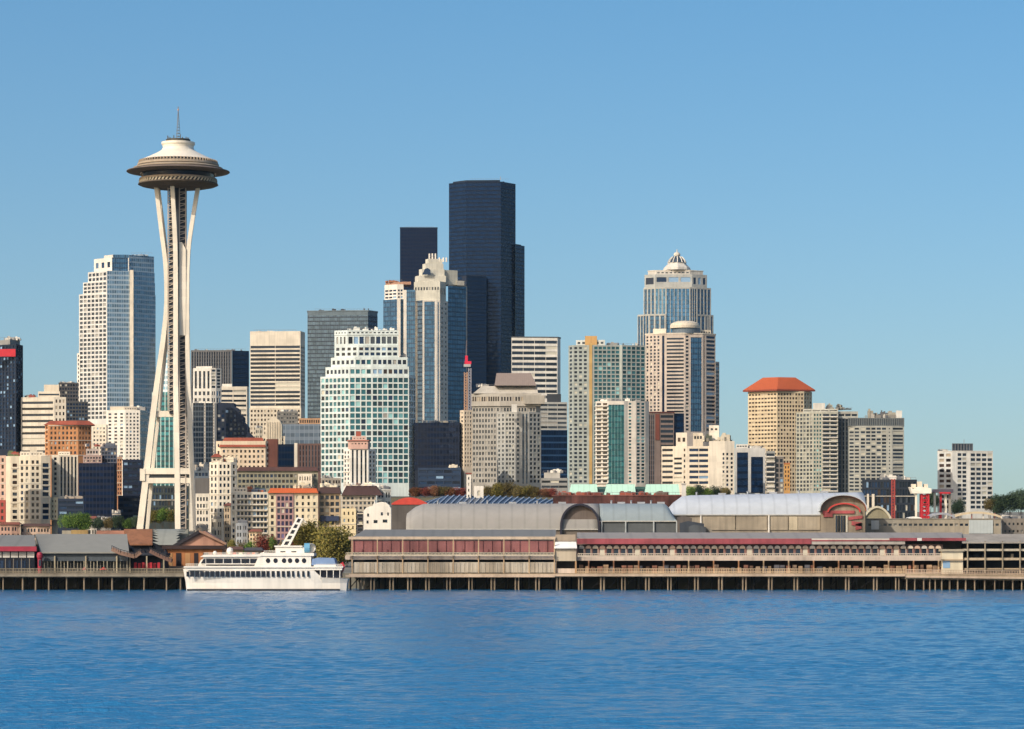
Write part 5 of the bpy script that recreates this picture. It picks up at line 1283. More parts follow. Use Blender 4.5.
t = pier('timber pier on the left with widely spaced piles, ending beside the white ship', -60, 186, 573.5, 577.5, [-50, -30, -12, 3, 22.6, 35.5, 48.7, 66.5, 84, 98.8, 112, 129, 144, 166.5, 180.5], 1, seed=2)
t = pier('timber pier of the long market sheds with paired pale piles, right of the white ship', 349, 905, 573.5, 577, [361, 371, 390, 408, 426, 447, 469, 491.5, 515.5, 536, 557, 579, 601, 622, 646, 668, 695, 719, 743, 769, 794.5, 819.5, 846, 874, 896], 2, seed=3)
t = pier('timber pier at the far right with crowded orange tinted piles', 905.2, 1090, 574, 579, [907, 915, 924, 930, 935.5, 942, 950, 958, 966, 975, 985, 995, 1004, 1013, 1022, 1030, 1045, 1060, 1080], 1, right_drop=2.2, seed=4)
# quay and railings
def railing(label, px0, px1, ybase, ytop, dx=1.0, mat=WOODL, clutter=True, drop=0.0, nm='railing'):
    D = DP + .3; t = thing(nm, label, 'railing', wx((px0 + px1) / 2, D), D, wz(ybase, D))
    r = random.Random(int(px0)); zz = lambda px, y: wz(y + drop * (px - px0) / (px1 - px0), D)
    for y in (ytop, (ytop + ybase) / 2 + .4, ybase - .6):
        mb = MB(); mb.beam((wx(px0, D), D, zz(px0, y)), (wx(px1, D), D, zz(px1, y)), .14, .2); mb.build('rail', mat, t)
    mb = MB(); px = px0
    while px < px1:
        mb.beam((wx(px, D), D, zz(px, ybase)), (wx(px, D), D, zz(px, ytop)), .12); px += dx
    mb.build('balusters', mat, t)
    return t
railing('weathered railing along the left pier deck', -40, 184, 573.5, 568.6, 1.5, wall('#8d8168', .4, .3))
railing('pale tan railing along the far right pier deck', 905.5, 1085, 574, 569.5, 1.6, WOODL, drop=2.2)
railing('tan railing in front of the red striped market sheds', 577, 904.8, 573.5, 568.8, 1.7, wall('#c9ac82', .3, .3))

# sheds -------------------------------------------------------------
def shed(name, label, px0, px1, D, cat='shed', ground_y=573.4):
    b = Building(name, label, D, (px0 + px1) / 2, cat, ground=wz(ground_y, DP)); return b
def bx(b, name, x0, x1, y0, y1, dy, dep, mat):
    D = b.D + dy; mb = MB(); mb.box(wx(x0, D), wx(x1, D), D, D + dep, wz(y1, D), wz(y0, D)); return mb.build(name, mat, b.root)
def slope_roof(b, name, x0, x1, ye, yr, dy, dep, mat, in0=0, in1=0):
    D = b.D + dy; De = D + dep; mb = MB()
    a = (wx(x0, D), D, wz(ye, D)); c = (wx(x1, D), D, wz(ye, D)); e = (wx(x1 + in1, De), De, wz(yr, De)); g = (wx(x0 + in0, De), De, wz(yr, De))
    k = (0, 0, -.35)
    lo = [tuple(p[i] + k[i] for i in range(3)) for p in (a, c, e, g)]
    mb.face([a, c, e, g]); mb.face(lo[::-1])
    for i in range(4):
        j = (i + 1) % 4; q = [a, c, e, g]; mb.face([lo[i], lo[j], q[j], q[i]])
    # gable closing and back wall down
    mb.face([g, e, (e[0], De, b.ground), (g[0], De, b.ground)])
    return mb.build(name, mat, b.root)
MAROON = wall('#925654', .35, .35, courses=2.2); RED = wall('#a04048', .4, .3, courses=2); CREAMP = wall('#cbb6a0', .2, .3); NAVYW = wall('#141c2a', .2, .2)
# shed with maroon wall
b = shed('market_shed', 'pier shed with maroon upper wall and white panelled lower storey beside the white ship', 347, 555, 754)
bx(b, 'wall', 351, 555, 540, 554, 0, 12, MAROON)
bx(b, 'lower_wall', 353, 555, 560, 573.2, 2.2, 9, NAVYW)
slope_roof(b, 'roof', 349, 556, 539, 529.5, -.2, 13, sheet_roof('#6f6f6b', 5, .6, 'X', .1), 16, 0)
bx(b, 'eaves_board', 348.5, 555.5, 536.6, 539.4, -.5, .28, wall('#c4ad90', .2, .3))
bx(b, 'clerestory', 352, 554.5, 552.2, 555, -.12, .1, pane('dark'))
bx(b, 'balcony', 345, 555, 555.6, 559.6, -2.6, 5, CREAMP)
bx(b, 'fascia', 345, 555, 575, 577.2, -4.7, .25, WOODL)
for i in range(9):
    px = 351.5 + i * 25.3
    bx(b, 'post', px, px + 1.1, 539.4, 573.2, -2.9, .3, wall('#b7996f', .2, .3))
for i in range(40):
    px = 354 + i * 5.05
    bx(b, 'white_panel', px, px + 4.95, 562.2, 572.6, -2.75, .15, wall(rng.choice(['#b0a48e', '#a89a82', '#b8ad98']), .35, .4, courses=4))
for i in range(22):
    px = 354 + i * 9.2
    bx(b, 'batten', px, px + .5, 540.5, 552, -.14, .12, wall('#5a2a2e'))
for i in range(50):
    px = 353.5 + i * 4.1
    bx(b, 'panel_post', px, px + .25, 563, 572.8, -2.86, .1, wall('#b5a98f'))
b.done()
b = shed('kiosk', 'small beige kiosk with bright white sloped roof between the maroon and the red striped sheds', 555, 576, 751.5)
bx(b, 'wall', 555, 576.2, 547, 561, 0, 5, wall('#bfae90', .2, .2, courses=3))
slope_roof(b, 'roof', 554.3, 577, 547, 541, -.8, 4, wall('#e8e6de', .04, .04), 1, -1)
bx(b, 'cornice', 555.5, 575.5, 534.5, 540.9, 2.6, 3, wall('#a08f78'))
for px in (555.2, 575): bx(b, 'post', px, px + 1.6, 561, 573.3, .1, .5, wall('#b98d5a'))
bx(b, 'counter', 556.8, 575, 568.5, 573.2, .4, .6, CREAMP); bx(b, 'shutter', 556.8, 575, 561, 568.4, 2.5, .4, wall('#33302f', .3, .2)); b.done()
b = shed('market_shed', 'long red striped pier shed with a row of arched dark windows and open bays below', 577, 950, 755)
bx(b, 'wall', 577, 943, 544.3, 557, 0, 12, wall('#9c6e62', .4, .3))
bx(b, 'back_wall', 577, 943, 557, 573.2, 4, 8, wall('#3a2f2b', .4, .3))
slope_roof(b, 'roof', 577, 962, 538.4, 532.5, -1.4, 14, sheet_roof('#8c857c', 6, .6, 'X', .1), 0, 0)
bx(b, 'red_fascia', 577, 811.5, 538.6, 544, -1.7, .3, RED)
bx(b, 'thin_fascia', 811.7, 905, 538.6, 539.9, -1.68, .25, wall('#c9bfae')); bx(b, 'thin_red_fascia', 811.7, 889, 540, 541.3, -1.68, .25, RED); bx(b, 'grey_fascia', 811.7, 905, 541.4, 544.4, -1.6, .2, wall('#a79f92', .2, .3))
bx(b, 'red_fascia', 889.5, 917, 537.9, 540.8, -1.8, .3, RED); bx(b, 'red_fascia', 922, 966, 537.9, 540.8, -1.8, .3, RED); bx(b, 'white_sign_board', 917.2, 921.8, 538, 540.8, -1.8, .28, wall('#d6d0c4'))
for i in range(52):
    px = 579 + i * 7
    n = 8; D = b.D - .1; mb = MB(); xc, w = wx(px + 2.4, D), 2.55 * D / F
    ol = [(xc - w, wz(555.2, D)), (xc + w, wz(555.2, D)), (xc + w, wz(551, D))] + [(xc + w * math.cos(a * math.pi / n), wz(550.6, D) + w * math.sin(a * math.pi / n) * .9) for a in range(1, n)] + [(xc - w, wz(551, D))]
    mb.extrude_y(ol, D, D + .09); mb.build('arched_window', pane('dark'), b.root)
for i in range(53):
    px = 576.6 + i * 7
    bx(b, 'pilaster', px, px + .9, 544.6, 556, -.3, .29, wall(rng.choice(['#c9a088', '#b07a68', '#cbb09c']), .2, .3))
bx(b, 'dark_frieze', 577, 943, 544.6, 548.8, -.32, .3, wall('#4a3a38', .3, .2))
for i in range(52):
    px = 579 + i * 7; D = b.D - .42; mb = MB(); xc, w = wx(px + 2.4, D), 2.9 * D / F
    mb.extrude_y([(xc + w * math.cos(a * math.pi / 8), wz(548.6, D) + w * 1.15 * math.sin(a * math.pi / 8)) for a in range(9)], D, D + .1); mb.build('lunette', wall(rng.choice(['#d2c3a8', '#c9b094', '#c4bcae', '#cfa98c']), .2, .3), b.root)
bx(b, 'window_sill', 577, 943, 556.2, 560.6, -2.0, 2, CREAMP)
for i in range(15):
    px = 588 + i * 25
    bx(b, 'post', px, px + 1.3, 560.6, 573.2, -2.2, .3, wall(rng.choice(['#b8804e', '#b7996f', '#a9744c']), .2, .3))
for i in range(60):
    px = 579 + i * 6.1; h = rng.uniform(1.5, 4.5)
    bx(b, 'stall_front', px, px + rng.uniform(2.5, 5.4), 569 - h, 573.2, -1.3 + rng.uniform(0, .8), .5, wall(rng.choice(['#8a5a44', '#a88c70', '#64646c', '#b8946c', '#7a5c48', '#a06a50']), .3, .3))
b.done()
b = shed('kiosk', 'cream two storey kiosk between the red striped shed and the open decked structure, far right', 942, 964, 752)
bx(b, 'wall', 942, 963, 551.5, 573.6, 0, 4, wall('#d9cba8', .15, .2)); bx(b, 'roof', 940.5, 964.5, 549.2, 551.4, -.5, 5, wall('#a89c82'))
bx(b, 'dark_window', 943, 950, 561, 568, -.1, .09, pane('navy')); bx(b, 'ledge', 941.5, 963.5, 559.2, 560.6, -.6, .6, wall('#b49c78')); b.done()
b = shed('deck_structure', 'open two level deck structure with dark interior at the far right edge', 964, 1090, 754)
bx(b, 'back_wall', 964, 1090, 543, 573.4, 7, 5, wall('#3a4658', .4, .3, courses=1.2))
slope_roof(b, 'roof', 962, 1090, 542, 534, -2, 14, wall('#9a9284', .2, .2))
for (y0, y1, c) in ((548.8, 551, '#b6aa90'), (557.8, 560.2, '#b39f7e'), (568.2, 569.6, '#b09a78')):
    bx(b, 'floor_slab', 964.4, 1090, y0, y1, -1.6, 8, wall(c, .2, .3))
for i in range(7):
    px = 967 + i * 17.5; bx(b, 'post', px, px + 1.2, 541, 573.4, -1.9, .28, wall('#97896e', .2, .3))
for i in range(30):
    px = 966 + i * 4.1; h = rng.uniform(1, 5); yb = rng.choice([557.7, 568, 573.3]); bx(b, 'stored_crate', px, px + rng.uniform(2, 5), yb - h, yb, rng.uniform(0, 3), 1, wall(rng.choice(['#39485c', '#6a5a48', '#8b8474', '#31404f'])))
b.done()

railing('cream upper balcony railing of the shed with the maroon wall', 346, 554, 556, 552.8, 1.4, wall('#c8b89a'))
railing('cream upper gallery railing of the long red striped shed', 578, 941, 557, 553.6, 1.8, wall('#c9b9a0'))
# left pier sheds
b = shed('restaurant_shed', 'grey roofed pier building with dark red fascia and white windows, left edge', -40, 36, 756)
bx(b, 'wall', -40, 34.5, 551, 573.4, 0, 12, NAVYW)
slope_roof(b, 'roof', -40, 35.5, 546.2, 535, -1, 14, sheet_roof('#74746f', 5, .7, 'X', .1), 0, -1)
bx(b, 'red_fascia', -40, 36.5, 546.4, 551.2, -1.3, .35, plain('#8c1f34', .6))
for i in range(9):
    px = -38 + i * 8.15; bx(b, 'window', px, px + 7, 551.8, 557.6, -.1, .09, wall('#c6c2b6', .3, .1))
for i in range(9):
    px = -35 + i * 8; bx(b, 'post', px, px + .9, 558.5, 573.4, -.7, .25, wall('#6d6658'))
for i in range(10):
    bx(b, 'lower_window', -38 + i * 7.3, -33 + i * 7.3, 560.5, 568.5, -.1, .09, pane('navy'))
b.done()
b = shed('pier_shed', 'plain grey roofed pier shed with pale posts, left of the bent walkway', 38, 128, 757)
bx(b, 'wall', 41, 128, 552, 573.4, 2, 12, wall('#4a5257', .2, .2))
slope_roof(b, 'roof', 40.5, 129, 552, 534, -1.5, 16, sheet_roof('#7b7b74', 30, .7, 'X', .05), -5, -2)
bx(b, 'beam', 42, 128, 552.3, 561, -.6, .5, wall('#49535a', .2, .2))
for i in range(26):
    px = 44 + i * 3.3; bx(b, 'post', px, px + rng.uniform(.5, 1.0), 561, 570 + rng.random() * 3, rng.uniform(-.8, .4), .25, wall(rng.choice(['#8d8774', '#a39a80', '#6d6a60'])))
for i in range(3): bx(b, 'tall_post', 54 + i * 31, 55.3 + i * 31, 556, 573.4, -1.2, .3, wall('#a99c7c'))
b.done()
b = shed('ticket_booth', 'small round red booth between the two left pier sheds', 36, 43, 754.5)
D = b.D; mb = MB(); mb.lathe([(0, wz(573.4, D)), (.55, wz(573.4, D)), (.55, wz(559, D)), (.75, wz(557.5, D)), (.8, wz(555, D)), (.6, wz(552.6, D)), (0, wz(551.8, D))], wx(39.8, D), D, 16); mb.build('shell', plain('#8e2236', .6), b.root)
bx(b, 'opening', 38.6, 41, 560, 566, -.6, .1, pane('dark')); b.done()
# ochre container block, orange roofs behind the left sheds
b = shed('shed', 'ochre and pale grey container like shed behind the long plain grey roof', 62, 88, 800)
bx(b, 'wall', 62, 71, 530.5, 545, 0, 5, wall('#a49c86', .3)); bx(b, 'ochre_wall', 71.1, 88, 530, 545, -.1, 5, wall('#a58748', .3, .3)); b.done()
b = shed('shed', 'low shed with rough orange tiled roof, behind the plain grey roofed pier shed', 94, 124, 795)
bx(b, 'wall', 96, 124, 538, 546, 1, 7, wall('#8d6a50', .3)); slope_roof(b, 'roof', 95, 125, 538.6, 530.5, 0, 8, wall('#b5744c', .4, .2), 2, 0); b.done()
b = shed('shed', 'shed with a square brown orange roof slope under the left leg of the observation tower', 125, 152, 790)
bx(b, 'wall', 128, 152, 544, 556, 1, 8, NAVYW); slope_roof(b, 'roof', 130, 152.4, 544, 529, 0, 10, wall('#8f5a34', .3, .3), -6, 0); b.done()
b = shed('shed', 'grey curved roofed shed below the middle of the observation tower', 152, 184, 790)
bx(b, 'wall', 153, 192, 544, 556, 1, 8, NAVYW)
mb = MB(); D = b.D
for k in range(8):
    f = lambda q: (D + 10 * q, wz(545 - 16 * math.sin(q * math.pi / 2), D + 10 * q))
    (ya, za), (yb, zb) = f(k / 8), f((k + 1) / 8)
    mb.face([(wx(159, ya) - 0, ya, za), (wx(176, ya), ya, za), (wx(188 if k > 3 else 180, yb), yb, zb), (wx(152, yb), yb, zb)], None, True)
mb.face([(wx(152, D + 10), D + 10, wz(529, D + 10)), (wx(188, D + 10), D + 10, wz(529, D + 10)), (wx(188, D + 10), D + 10.2, b.ground), (wx(152, D + 10), D + 10.2, b.ground)])
mb.build('roof', sheet_roof('#83857c', 4, .6, 'X', .1), b.root); b.done()
b = shed('boat_house', 'orange walled boat house with pinkish gable, behind the bow of the white ship', 172, 226, 775)
bx(b, 'wall', 164, 222, 547, 573.4, 1, 8, wall('#c0742c', .3, .3)); D = b.D
mb = MB(); mb.extrude_y([(wx(x, D), wz(y, D)) for x, y in ((174, 547.5), (198, 532), (204, 531), (224, 543), (224, 547.5))], D + 1.2, D + 8); mb.build('gable', wall('#b98468', .3, .3), b.root)
mb = MB(); mb.beam((wx(172, D), D + .6, wz(547, D)), (wx(199, D), D + .6, wz(531.5, D)), .8, .8); mb.build('verge_board', wall('#2c2a30'), b.root)
mb = MB(); mb.beam((wx(199, D), D + .6, wz(531, D)), (wx(226, D), D + .6, wz(544, D)), .5, .8); mb.build('verge_board', wall('#a0785e'), b.root)
bx(b, 'eaves', 162, 226, 545.5, 549, 0, 3, wall('#3a2a28', .3)); slope_roof(b, 'lean_to_roof', 160, 190, 572, 566, -6, 6, wall('#7a6a52', .3))
for i in range(6):
    px = 167 + i * 9; bx(b, 'opening', px, px + rng.uniform(3, 6), 553, 566, .9, .09, wall(rng.choice(['#2a2328', '#3a2a22', '#c08a4a']), .2))
b.done()
# dark shed with red letters and collapsed gangways
b = shed('pier_shed', 'dark open pier shed with a row of red panels, under the tangled brown walkways', 128, 165, 758)
bx(b, 'wall', 117, 165, 555, 573.4, 2, 8, wall('#1d2430', .3, .2)); bx(b, 'roof', 116, 166, 553, 555.4, 0, 10, wall('#29303c', .3))
for i in range(7): bx(b, 'red_panel', 134 + i * 3.9, 136.6 + i * 3.9, 562.5 + (i % 2) * .5, 568.2, 1.8, .15, plain('#a8202c', .6))
for i in range(3): bx(b, 'post', 129 + i * 17, 130.4 + i * 17, 556, 573.4, -.3, .3, wall('#a99c7c'))
b.done()
for (pts, w, colr, lab) in (([(112, 549), (121, 553), (135, 556.5), (141, 552)], 1.0, '#8c6a54', 'bent brown walkway lying over the dark pier shed, left piece'),
                            ([(150, 551), (160, 556), (172, 561)], .9, '#7d5a4a', 'sloping brown walkway leading down to the orange boat house')):
    D = 753.5; t = thing('walkway', lab, 'walkway', wx(pts[0][0], D), D, wz(pts[-1][1], D)); mb = MB()
    for p, q in zip(pts, pts[1:]): mb.beam((wx(p[0], D), D, wz(p[1], D)), (wx(q[0], D), D, wz(q[1], D)), w, 1.6)
    mb.build('deck', wall(colr, .3), t)
    mb = MB()
    for p, q in zip(pts, pts[1:]):
        mb.beam((wx(p[0], D), D - .8, wz(p[1] - 3.4, D)), (wx(q[0], D), D - .8, wz(q[1] - 3.4, D)), .15)
        for k in range(5):
            f = k / 4; x = p[0] + (q[0] - p[0]) * f; y = p[1] + (q[1] - p[1]) * f; mb.beam((wx(x, D), D - .8, wz(y, D)), (wx(x, D), D - .8, wz(y - 3.4, D)), .1)
    mb.build('handrail', wall('#3a3434'), t)
D = 768; t = thing('roof_heap', 'dark jumble of roof ridges between the grey roof and the orange boat house', 'roof', wx(140, D), D, wz(560, D))
for i in range(12):
    px = 117 + i * 4; y = 547 + rng.uniform(0, 5); mb = MB(); w = rng.uniform(6, 11)
    mb.extrude_y([(wx(px, D), wz(557, D)), (wx(px + w * .4, D), wz(y, D)), (wx(px + w, D), wz(557, D))], D + i % 3, D + 3 + i % 3); mb.build('roof', wall(rng.choice(['#1e222c', '#2d2a30', '#3c3436', '#252c38']), .3), t)
# umbrella
for px, lab in ((103.5, 'red patio umbrella on the left pier deck'), (84.5, 'small faded red patio umbrella on the left pier deck, left of the brighter one')):
    D = 751.6; t = thing('patio_umbrella', lab, 'umbrella', wx(px, D), D, wz(573.4, D)); mb = MB()
    r = 1.0 if px > 100 else .6
    mb.lathe([(r, wz(569.8, D)), (r * .6, wz(568.3, D)), (.05, wz(567.4, D)), (0, wz(567.3, D))], wx(px, D), D, 10, False); mb.build('canopy', plain('#c2332c' if px > 100 else '#a5524a'), t)
    mb = MB(); mb.beam((wx(px, D), D, wz(573.4, D)), (wx(px, D), D, wz(567.6, D)), .08); mb.build('pole', plain('#cccccc'), t)

# ================================================================== SHIP
D = 736.0
t = thing('passenger_ship', 'white three deck passenger ship moored between the piers, bow to the left', 'ship', wx(265, D), D, 0)
SW = wall('#e9e2d2', .05, .12, .45); SG = plain('#141b28', .15, 0, .2)
SX = lambda px: wx(px, D)
SZ = lambda py: wz(py, D)
BEAM = 9.0
def hullsec(px, top, y_in):   # half beam at station
    return y_in
st = [(181.3, 569.3, 587.6, .35, .2, 4.0), (185, 569.4, 588, 2.6, .8, 0), (191, 569.6, 588, 4.0, 1.9, 0), (205, 569.9, 588, 4.6, 3.4, 0), (235, 570, 588, 4.8, 4.2, 0), (280, 570.2, 588, 4.8, 4.2, 0), (314, 570.4, 588, 4.8, 4.0, 0), (322, 577.6, 588, 4.6, 3.8, 0), (340, 578.4, 588, 4.6, 3.9, 0), (347.8, 579.2, 587, 4.35, 3.4, -1.5)]
mb = MB(); secs = []
for px, yt, yb, bt, bb, rk in st:
    xb = SX(px) + rk * .25 * (1 if px < 200 else 1.2)
    zt_, zb_ = SZ(yt), -.35
    sec = []
    for s_ in (-1, 1):
        sec.append([(SX(px), D + BEAM / 2 + s_ * bt, zt_), (SX(px) * .4 + xb * .6, D + BEAM / 2 + s_ * (bb * .7 + bt * .3), SZ(583)), (xb, D + BEAM / 2 + s_ * bb, zb_)])
    secs.append(sec)
for i in range(len(secs) - 1):
    for s_ in (0, 1):
        for k in range(2):
            a, c = secs[i][s_], secs[i + 1][s_]
            q = [a[k], a[k + 1], c[k + 1], c[k]]
            mb.face(q if s_ == 0 else q[::-1])
    mb.face([secs[i][0][0], secs[i + 1][0][0], secs[i + 1][1][0], secs[i][1][0]])
for s in (secs[0], secs[-1]):
    mb.face([s[0][0], s[1][0], s[1][1], s[0][1]]); mb.face([s[0][1], s[1][1], s[1][2], s[0][2]])
mb.build('hull', SW, t)
YF = D + BEAM / 2 - 4.8     # near side plane of the hull
def sb(name, x0, x1, y0, y1, dy=0.0, dep=None, mat=SW):
    m_ = MB(); dep = dep if dep is not None else 9.6 - 2 * dy
    m_.box(SX(x0), SX(x1), YF + dy, YF + dy + dep, SZ(y1), SZ(y0)); return m_.build(name, mat, t)
# boot topping
mb = MB(); mb.beam((SX(187), YF + .45, .25), (SX(340), YF + .4, .25), .5, .3); mb.build('waterline_stripe', plain('#20242a'), t)
# main deck house with windows
sb('deckhouse', 186.5, 315, 567.3, 570.2, .1)
mb = MB(); mb.extrude_y([(SX(182), SZ(569.4)), (SX(187), SZ(577)), (SX(187), SZ(570)), (SX(186), SZ(567.8))], YF + 2, YF + 8); mb.build('bow_cabin', SW, t)
for i in range(24):
    px = 190 + i * 5.1
    if px > 310: break
    w = 3.9 if px < 262 else (3.0 if px < 290 else 2.1)
    o = MB(); dyv = .55 if px < 196 else .0
    o.box(SX(px), SX(px + w), YF - .06 + dyv, YF + .04 + dyv, SZ(576.8), SZ(571.0)); wd = o.build('window', SG, t)
o = MB(); o.box(SX(185.8), SX(188.4), YF + 1.6, YF + 1.75, SZ(576.6), SZ(571.6)); o.build('window', SG, t)
sb('deck_edge', 184, 343, 566.4, 567.6, -.25, 10.1)
# open stern
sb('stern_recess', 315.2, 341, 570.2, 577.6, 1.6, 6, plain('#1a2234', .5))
for px in (320, 326.5, 333, 339.5): sb('stern_post', px, px + .7, 568, 578.2, .1, .25)
sb('stern_canopy', 315, 342, 567.6, 570.1, 0, 9.4)
# second deck, forward saloon
sb('saloon', 203, 262, 556.5, 566.4, .7)
mb = MB(); mb.extrude_y([(SX(197), SZ(566.4)), (SX(200.5), SZ(560)), (SX(205), SZ(556.6)), (SX(205), SZ(566.4))], YF + 1.2, YF + 8.4); mb.build('saloon_front', SW, t)
for i in range(6):
    px = 206 + i * 8.8; o = MB(); o.box(SX(px), SX(px + 7.9), YF + .62, YF + .72, SZ(563.2), SZ(558.8)); o.build('saloon_window', SG, t)
o = MB(); o.extrude_y([(SX(200.6), SZ(563.4)), (SX(203.4), SZ(559)), (SX(205.2), SZ(559)), (SX(205.2), SZ(563.4))], YF + .6, YF + 1.25); o.build('saloon_window', SG, t)
sb('deck_gap', 206, 256, 564.4, 565.8, .64, .1, SG)
mb = MB(); mb.extrude_y([(SX(200), SZ(557)), (SX(204), SZ(554.6)), (SX(262), SZ(554.2)), (SX(262), SZ(556.6))], YF + .2, YF + 9.4); mb.build('saloon_roof', SW, t)
# midship superstructure
sb('bridge_deck', 258, 311, 556, 566.5, .35)
mb = MB(); mb.extrude_y([(SX(254), SZ(566.4)), (SX(260), SZ(553)), (SX(264), SZ(552)), (SX(264), SZ(566.4))], YF + .5, YF + 9.1); mb.build('bridge_wing', SW, t)
sb('bridge_deck_roof', 260, 314, 553, 556, .1)
for i, px in enumerate((267, 274.5, 283, 289, 296, 303)):
    n = 10; o = MB(); xc, zc = SX(px + 1), SZ(560.6); ol = [(xc + .55 * math.cos(a * math.tau / n), zc + .62 * math.sin(a * math.tau / n)) for a in range(n)]
    o.extrude_y(ol, YF + .28, YF + .38); o.build('round_window', SG, t)
sb('wheelhouse', 275, 300, 547, 553, 1.5)
mb = MB(); mb.extrude_y([(SX(300), SZ(553)), (SX(300), SZ(547)), (SX(304), SZ(547.4)), (SX(309.5), SZ(553))], YF + 1.5, YF + 8.1); mb.build('wheelhouse_fairing', SW, t)
sb('wheelhouse_roof', 274, 302, 545.6, 547, 1.2)
sb('vent_slot', 280, 285, 551.2, 552.2, 1.43, .08, SG); sb('vent_slot', 291, 296, 551.2, 552.2, 1.43, .08, SG)
# raked mast with oval holes
A0, A1, B0, B1 = (279.5, 546), (288.5, 546), (302.3, 518.4), (295.8, 517)
mb = MB()
def lerp(p, q, f): return (p[0] + (q[0] - p[0]) * f, p[1] + (q[1] - p[1]) * f)
ym0, ym1 = YF + 4.2, YF + 5.4
segs = 5
for side in (0, 1):
    a = A0 if side == 0 else A1; c = B1 if side == 0 else B0
    a2 = lerp(A0, A1, .27 if side == 0 else .73); c2 = lerp(B1, B0, .27 if side == 0 else .73)
    mb.extrude_y([(SX(p[0]), SZ(p[1])) for p in (a, a2, c2, c)], ym0, ym1)
for k in range(segs + 1):
    f0 = k / segs; fa, fb = max(0, f0 - .035), min(1, f0 + .035)
    la, ra, lb, rb = lerp(lerp(A0, B1, fa), lerp(A1, B0, fa), .26), lerp(lerp(A0, B1, fa), lerp(A1, B0, fa), .74), lerp(lerp(A0, B1, fb), lerp(A1, B0, fb), .26), lerp(lerp(A0, B1, fb), lerp(A1, B0, fb), .74)
    mb.extrude_y([(SX(p[0]), SZ(p[1])) for p in (la, ra, rb, lb)], ym0 + .01, ym1 - .01)
mb.build('raked_mast', SW, t)
mb = MB(); mb.extrude_y([(SX(p[0]), SZ(p[1])) for p in (lerp(A0, A1, .2), lerp(A0, A1, .8), lerp(B1, B0, .8), lerp(B1, B0, .2))], ym0 + .45, ym0 + .75); mb.build('mast_louvre', plain('#3a3f46'), t)
mb = MB(); mb.beam((SX(300.5), ym0 + .5, SZ(518)), (SX(304.8), ym0 + .5, SZ(522.6)), .18); mb.build('mast_arm', plain('#c9c9c4'), t)
# life raft drum, radar domes, tarpaulin, flag
mb = MB()
for k in range(16):
    a, c = k * math.tau / 16, (k + 1) * math.tau / 16; r = 1.25; zc = SZ(548.2); x0, x1 = SX(304), SX(309.5)
    mb.face([(x0, YF + 2 + r * math.cos(a), zc + r * math.sin(a)), (x0, YF + 2 + r * math.cos(c), zc + r * math.sin(c)), (x1, YF + 2 + r * math.cos(c), zc + r * math.sin(c)), (x1, YF + 2 + r * math.cos(a), zc + r * math.sin(a))], None, True)
for x in (SX(304), SX(309.5)): mb.face([(x, YF + 2 + 1.25 * math.cos(k * math.tau / 16), SZ(548.2) + 1.25 * math.sin(k * math.tau / 16)) for k in range(16)])
mb.build('raft_drum', plain('#5e93ad', .4), t)
mb = MB()
mb.lathe([(1.15, -.5), (1.25, 0), (1.15, .5), (.6, .6), (0, .62)], 0, 0, 16)
dr = MB(); dr.v = [(SX(311) + v[0] * .9, YF + 1.6 + v[2], SZ(548.2) + v[1] * .95) for v in mb.v]; dr.f = mb.f; dr.uv = mb.uv; dr.smooth = mb.smooth; dr.build('funnel_ring', SW, t)
for px, y, r in ((228.5, 550.6, .85), (213.5, 552.8, .5)):
    mb = MB(); z = SZ(y); mb.lathe([(0, z - r * 1.2), (r * .6, z - r), (r, z - r * .2), (r * .8, z + r * .6), (0, z + r)], SX(px), YF + 4, 12); mb.build('radar_dome', SW, t)
    mb = MB(); mb.beam((SX(px), YF + 4, SZ(555)), (SX(px), YF + 4, z - r * .9), .35); mb.build('dome_post', SW, t)
mb = MB(); mb.extrude_y([(SX(311), SZ(565.3)), (SX(312), SZ(559)), (SX(318), SZ(557.6)), (SX(334), SZ(558.2)), (SX(335.5), SZ(564.8))], YF + .5, YF + 8); mb.build('tarpaulin', plain('#6f87a8', .7), t)
sb('stern_deckhouse', 314, 336, 564.8, 567.5, .3)
mb = MB(); mb.extrude_y([(SX(337), SZ(565)), (SX(342), SZ(562)), (SX(344), SZ(567)), (SX(342), SZ(572.6)), (SX(339.5), SZ(571.8))], YF + 4.6, YF + 4.7); mb.build('flag', plain('#b8202c', .8), t)
mb = MB(); mb.beam((SX(335.5), YF + 4.6, SZ(560)), (SX(345), YF + 4.6, SZ(578)), .15); mb.build('flag_staff', plain('#b9a98c'), t)
for y in (568.6, 576.8):
    pass
for (xa, xb, yb, yt) in ((186, 204, 566.4, 563.8), (316, 342, 566.4, 564.2), (264, 276, 553, 550.6), (204, 258, 554.4, 552.6)):
    m_ = MB()
    for yy in (yt, (yt + yb) / 2): m_.beam((SX(xa), YF + .5, SZ(yy)), (SX(xb), YF + .5, SZ(yy)), .07)
    k = int((xb - xa) / 2)
    for i in range(k + 1):
        x = SX(xa + (xb - xa) * i / k); m_.beam((x, YF + .5, SZ(yb)), (x, YF + .5, SZ(yt)), .07)
    m_.build('guard_rail', plain('#dcd8cc'), t)
# passengers' deck boxes
for i, (px, c) in enumerate(((232, '#b5442c'), (238, '#d9c9a8'), (246, '#8a3a30'), (251, '#c7693c'))):
    sb('deck_locker', px, px + 3, 552.4, 554.3, 3, 1, plain(c))

